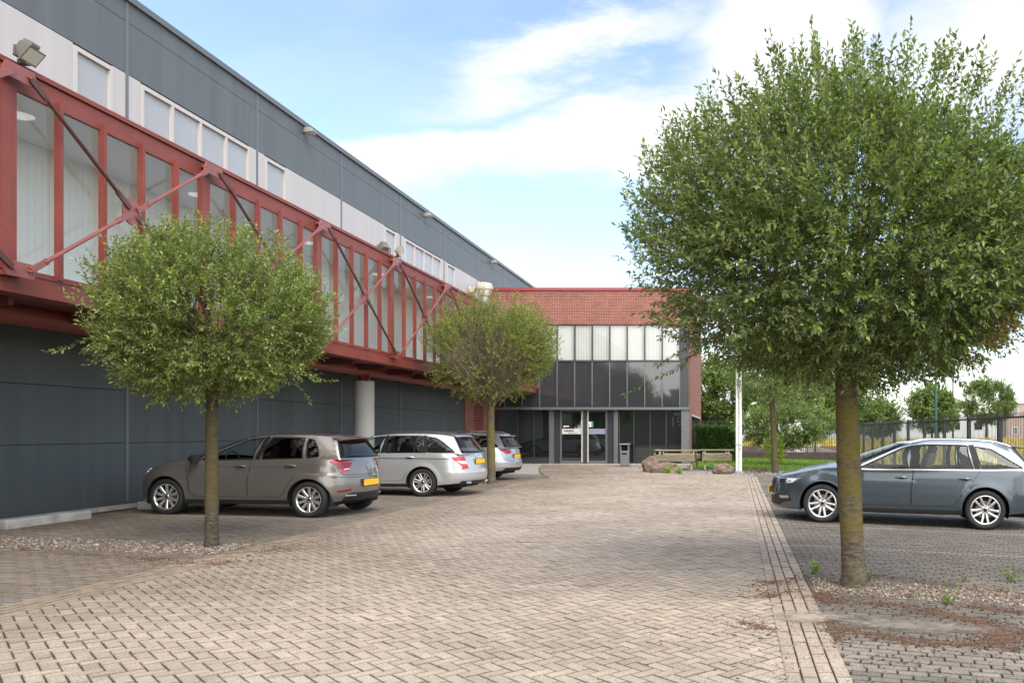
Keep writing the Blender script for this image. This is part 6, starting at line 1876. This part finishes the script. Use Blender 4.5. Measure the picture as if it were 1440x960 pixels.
def boulder(x, y, sx, sy, sz, seed, label, rz=0):
    rs = np.random.RandomState(seed)
    bm = bmesh.new(); bmesh.ops.create_icosphere(bm, subdivisions=5, radius=1)
    from mathutils import noise
    pl = [Vector(rs.normal(0, 1, 3)).normalized() for _ in range(16)]; ofs = rs.uniform(.62, .95, 16)
    for v in bm.verts:
        p = v.co.copy()
        for n_, o_ in zip(pl, ofs):
            d = p.dot(n_)
            if d > o_: p -= n_*(d-o_)*.92
        q = p*1.6 + Vector((seed, 0, 0))
        p *= 1 + .16*noise.noise(q) + .10*noise.noise(q*2.7) + .07*noise.noise(q*6.5) + .04*noise.noise(q*14)
        v.co = Vector((p.x*sx, p.y*sy, max(p.z, -.62)*sz + .60*sz))
    me = bpy.data.meshes.new('boulder'); bm.to_mesh(me); bm.free()
    me.materials.append(M_ROCK); me.polygons.foreach_set('use_smooth', [True]*len(me.polygons)); me.set_sharp_from_angle(angle=R(32))
    o = bpy.data.objects.new('boulder', me); COL.objects.link(o); o.location = (x, y, -.03); o.rotation_euler = (0, 0, rz)
    tag(o, label, 'boulder', 'boulders at the edge of the gravel court')
M_ROCK = pm('red_brown_rock', (.18, .128, .096), .9, var=.55, vscale=5.5, bump=1.0, bscale=22, detail=8)
boulder(-3.12, 30.2, .35, .30, .37, 3, 'upright brown boulder, the left one of the pair before the picnic bench', .4)
boulder(-2.58, 29.7, .56, .34, .26, 7, 'long low brown boulder leaning on the upright one', .1)
boulder(-.42, 28.9, .47, .34, .27, 11, 'brown boulder beside the white pole', -.1)

bn = empty('litter_bin', (-4.72, 35.0, 0)); tag(bn, 'grey metal litter bin with a hood beside the entrance doors', 'litter bin')
m = MB(); m.box(-.18, .18, -.18, .18, .02, .66); m.build('body', pm('bin_grey', (.20, .21, .22), .45, .4, var=.1, vscale=4), bn, bevel=.02)
m = MB(); m.box(-.10, .10, -.187, -.17, .50, .58); m.build('ash_slot', pm("bin_dark", (.01,.01,.01), .9), bn)
m = MB(); m.box(-.18, -.14, -.16, .16, .66, .92); m.box(.14, .18, -.16, .16, .66, .92); m.build('side_posts', pm('bin_grey', (.2, .21, .22), .45, .4), bn)
m = MB(); m.box(-.225, .225, -.21, .21, .92, .97); m.build('hood', pm('bin_hood', (.32, .32, .32), .4, .5), bn, bevel=.012)
m = MB(); m.box(-.14, .14, .02, .15, .66, .90); m.build('liner', pm("bin_dark", (.01,.01,.01), .9), bn)

fp = empty('flagpole', (.13, 29.6, 0)); tag(fp, 'white double pole standing at the lawn edge beside the right boulder', 'pole')
mw = pm('white_lacquer', (.74, .74, .72), .4, var=.05, vscale=3)
m = MB(); m.box(-.11, -.012, -.05, .05, .06, 5.8); m.build('mast', mw, fp, bevel=.012)
m = MB(); m.box(.012, .11, -.05, .05, .06, 5.8); m.build('mast', mw, fp, bevel=.012)
m = MB(); m.box(-.16, .16, -.14, .14, -.02, .06); m.build('base_plate', M_STEELF, fp)
m = MB()
for z, xx in ((1.02, -.06), (1.0, .05), (.86, .05)): m.lathe([(0, -.03), (.022, -.03), (.022, .0)], c=(xx, -.052, z), axis='y', n=10)
m.build('bolts', M_ANTH, fp)
m = MB(); m.tube([(-.05, -.07, 5.6), (.06, -.075, 4.2), (.0, -.07, 3.6), (-.06, -.07, 3.1), (-.03, -.06, 2.7)], .006, 5); m.build('rope', M_ANTH, fp)

# ------------------------------------------------------------------ steel bar fences
M_FENCE = pm('fence_grey', (.035, .037, .040), .5, .3)
def bar_fence(name, label, pts, zt, zb, posth, pitch=.112, depth=.03, wb_=.022):
    root = empty(name, (pts[0][0], pts[0][1], 0)); tag(root, label, 'fence')
    O = Vector((pts[0][0], pts[0][1], 0))
    for i, (a, b_) in enumerate(zip(pts[:-1], pts[1:])):
        a3, b3 = Vector((*a, 0))-O, Vector((*b_, 0))-O; d = (b3-a3).normalized(); L = (b3-a3).length
        m = MB(); n = int(L/pitch)
        for k_ in range(1, n):
            p = a3 + d*(L*k_/n); m.bar(p+Vector((0, 0, zb+.03)), p+Vector((0, 0, zt+.11)), .008, wb_, up=d)
        for z in (zt, zb+.16): m.bar(a3+d*.03+Vector((0, 0, z)), b3-d*.03+Vector((0, 0, z)), .045, .045)
        m.build('bar_panel', M_FENCE, root)
        p = MB(); p.bar(a3+Vector((0, 0, zb-.2)), a3+Vector((0, 0, posth)), .10, .10, up=d); p.build('post', M_FENCE, root, bevel=.004)
    p = MB(); p.bar(b3+Vector((0, 0, zb-.2)), b3+Vector((0, 0, posth)), .10, .10, up=d); p.build('post', M_FENCE, root)
zf = float(zg(6.6))
bar_fence('bar_fence', 'dark steel bar fence running along the right side behind the slate blue car', [(6.6, 4.2+2.70*i) for i in range(16)], 1.83, zf, 1.94)
bar_fence('bar_fence', 'dark steel bar fence across the back of the lawn', [(-1.9+2.12*i, 45.6) for i in range(5)], 2.02, .1, 2.10, pitch=.13)
w = MB(); w.box(-1.95, 6.5, 45.4, 45.55, -.1, .33); o = w.build('fence_plinth', pm('dark_plinth', (.060, .045, .040), .9, var=.3, vscale=3)); tag(o, 'low dark plinth under the back fence', 'low wall')
# timber edging and rubble beyond the fence
w = MB(); w.box(-1.5, 6.4, 48.4, 48.6, -.4, .62); o = w.build('retaining_edge', pm('grey_timber', (.12, .10, .09), .9, var=.3, vscale=3)); tag(o, 'grey timber edging behind the back fence', 'edging')
w = MB(); w.prism([(4.2, -.3), (7.8, -.3), (7.6, .05), (4.6, .62), (4.2, .62)], 47.4, 48.2, 'xz'); o = w.build('timber_ramp', pm('pale_timber', (.26, .22, .19), .9, var=.3, vscale=3)); tag(o, 'sloping timber ramp behind the back fence', 'ramp')
for i, (x, z, s) in enumerate([(3.2, .30, .22), (3.6, .42, .20), (4.0, .36, .22), (4.35, .66, .16), (4.8, .72, .15)]):
    boulder(x, 47.7 if i < 3 else 47.8, s*1.2, s, s, 20+i, 'pale rubble lump by the timber ramp behind the back fence'); o = bpy.data.objects[-1] if False else None
for o in [o for o in COL.objects if o.get('label', '').startswith('pale rubble')]:
    o['group'] = 'rubble behind the back fence'; o['category'] = 'rubble'; o.name = 'rubble_stone'; o.data = o.data.copy(); o.data.materials.clear(); o.data.materials.append(M_CONC)
for o, z in zip([o for o in COL.objects if o.get('category') == 'rubble'], (.30-.25, .42-.25, .36-.2, .62, .55)): o.location.z = z
# concrete stops and bollard by the hall wall
def block(name, label, x0, x1, y0, y1, h, cat, bev=.03, lean=0):
    m = MB(); cx, cy = (x0+x1)/2, (y0+y1)/2; m.box(x0-cx, x1-cx, y0-cy, y1-cy, -.05, h); o = m.build(name, M_CONCL, bevel=bev, segs=3); o.location = (cx, cy, float(zg(cx))); o.rotation_euler = (0, 0, lean); tag(o, label, cat)
    return o
block('wheel_stop', 'worn pale concrete wheel stop lying along the hall plinth', -10.95, -10.65, 11.95, 13.55, .13, 'wheel stop')
block('wheel_stop', 'worn pale concrete wheel stop in front of the hatchback', -10.98, -10.72, 15.0, 16.8, .15, 'wheel stop')
block('concrete_post', 'pale square concrete post at the left edge of the picture', -10.84, -10.56, 11.35, 11.62, .36, 'post', .015)

# ------------------------------------------------------------------ lamp posts
M_GREEN = pm('green_steel', (.018, .085, .07), .5)
def lamp_post(x, y, h, r, label):
    o = empty('lamp_post', (x, y, -.3)); tag(o, label, 'lamp post', 'green lamp posts beyond the fence')
    m = MB(); m.tube([(0, 0, 0), (0, 0, h*.5), (0, 0, h)], [r, r*.85, r*.6], 12); m.build('shaft', M_GREEN, o, smooth=True)
    m = MB(); m.tube([(0, 0, h-.05), (.3, 0, h+.25), (1.0, 0, h+.35)], r*.5, 8); m.build('arm', M_GREEN, o, smooth=True)
    m = MB(); m.box(.8, 1.5, -.12, .12, h+.30, h+.42); m.build('lantern', M_STEELF, o, bevel=.03)
lamp_post(13.0, 53, 7.0, .10, 'thicker green lamp post seen through the lower crown of the large tree')
lamp_post(20.5, 77, 8.0, .085, 'thinner green lamp post right of the thicker one')

# ------------------------------------------------------------------ buildings far off
def far_block(name, label, x0, x1, y0, y1, h, wallm, rows_, cols_, winm, roofm, win=(.6, .5), cat='building', z0=-.5):
    o = empty(name, ((x0+x1)/2, y0, 0)); tag(o, label, cat)
    cx = (x0+x1)/2
    m = MB(); m.box(x0-cx, x1-cx, 0, y1-y0, z0, h); m.build('wall', wallm, o)
    m = MB(); m.box(x0-cx-.15, x1-cx+.15, -.15, y1-y0+.15, h, h+.3); m.build('roof', roofm, o)
    cw = (x1-x0)/cols_; rh = h/rows_
    for i in range(cols_):
        for j in range(rows_):
            a = x0-cx+cw*(i+.5-win[0]/2); b_ = x0-cx+cw*(i+.5+win[0]/2); c = rh*(j+.5-win[1]/2)+.1; d = rh*(j+.5+win[1]/2)+.1
            f = MB(); f.box(a, b_, -.06, .02, c, d); w_ = f.build('window', roofm, o)
            g = MB(); g.box(a+.08, b_-.08, -.075, -.062, c+.08, d-.08); g.build('pane', winm, w_)
M_FARW = pm('far_white', (.62, .63, .64), .7); M_FARG = pm('far_grey', (.20, .22, .25), .6); M_FARB = pm('far_brick', (.34, .26, .22), .85, var=.15, vscale=1)
far_block('far_office', 'grey far office with a dark window band behind the clipped hedge', -5.2, .6, 84, 96, 4.0, M_FARG, 1, 2, M_DG, M_FARG, (.82, .62))
far_block('far_hall', 'white far hall rising behind the grey far office', -9.5, 1.4, 98, 120, 7.6, M_FARW, 2, 4, M_DG, M_FARW, (.5, .35))
far_block('glass_office', 'far low office with a glass front beyond the meadow', 11.5, 21.0, 118, 130, 3.6, M_FARG, 2, 6, pm('far_glass', (.25, .30, .33), .2), M_FARG, (.8, .7))
far_block('white_shed', 'long white far shed under the field trees', 30, 55, 150, 165, 4.6, M_FARW, 1, 6, M_DG, M_FARW, (.4, .3))
far_block('beige_block', 'beige brick far block at the right edge of the picture', 43.8, 66, 132, 134, 6.0, M_FARB, 2, 8, M_DG, M_FARW, (.35, .4))
far_block('street_house', 'brick house behind the viewer mirrored in the dark glass', -9, 4, -50, -40, 7, M_FARB, 2, 4, M_DG, M_ANTH, (.4, .4), 'house')
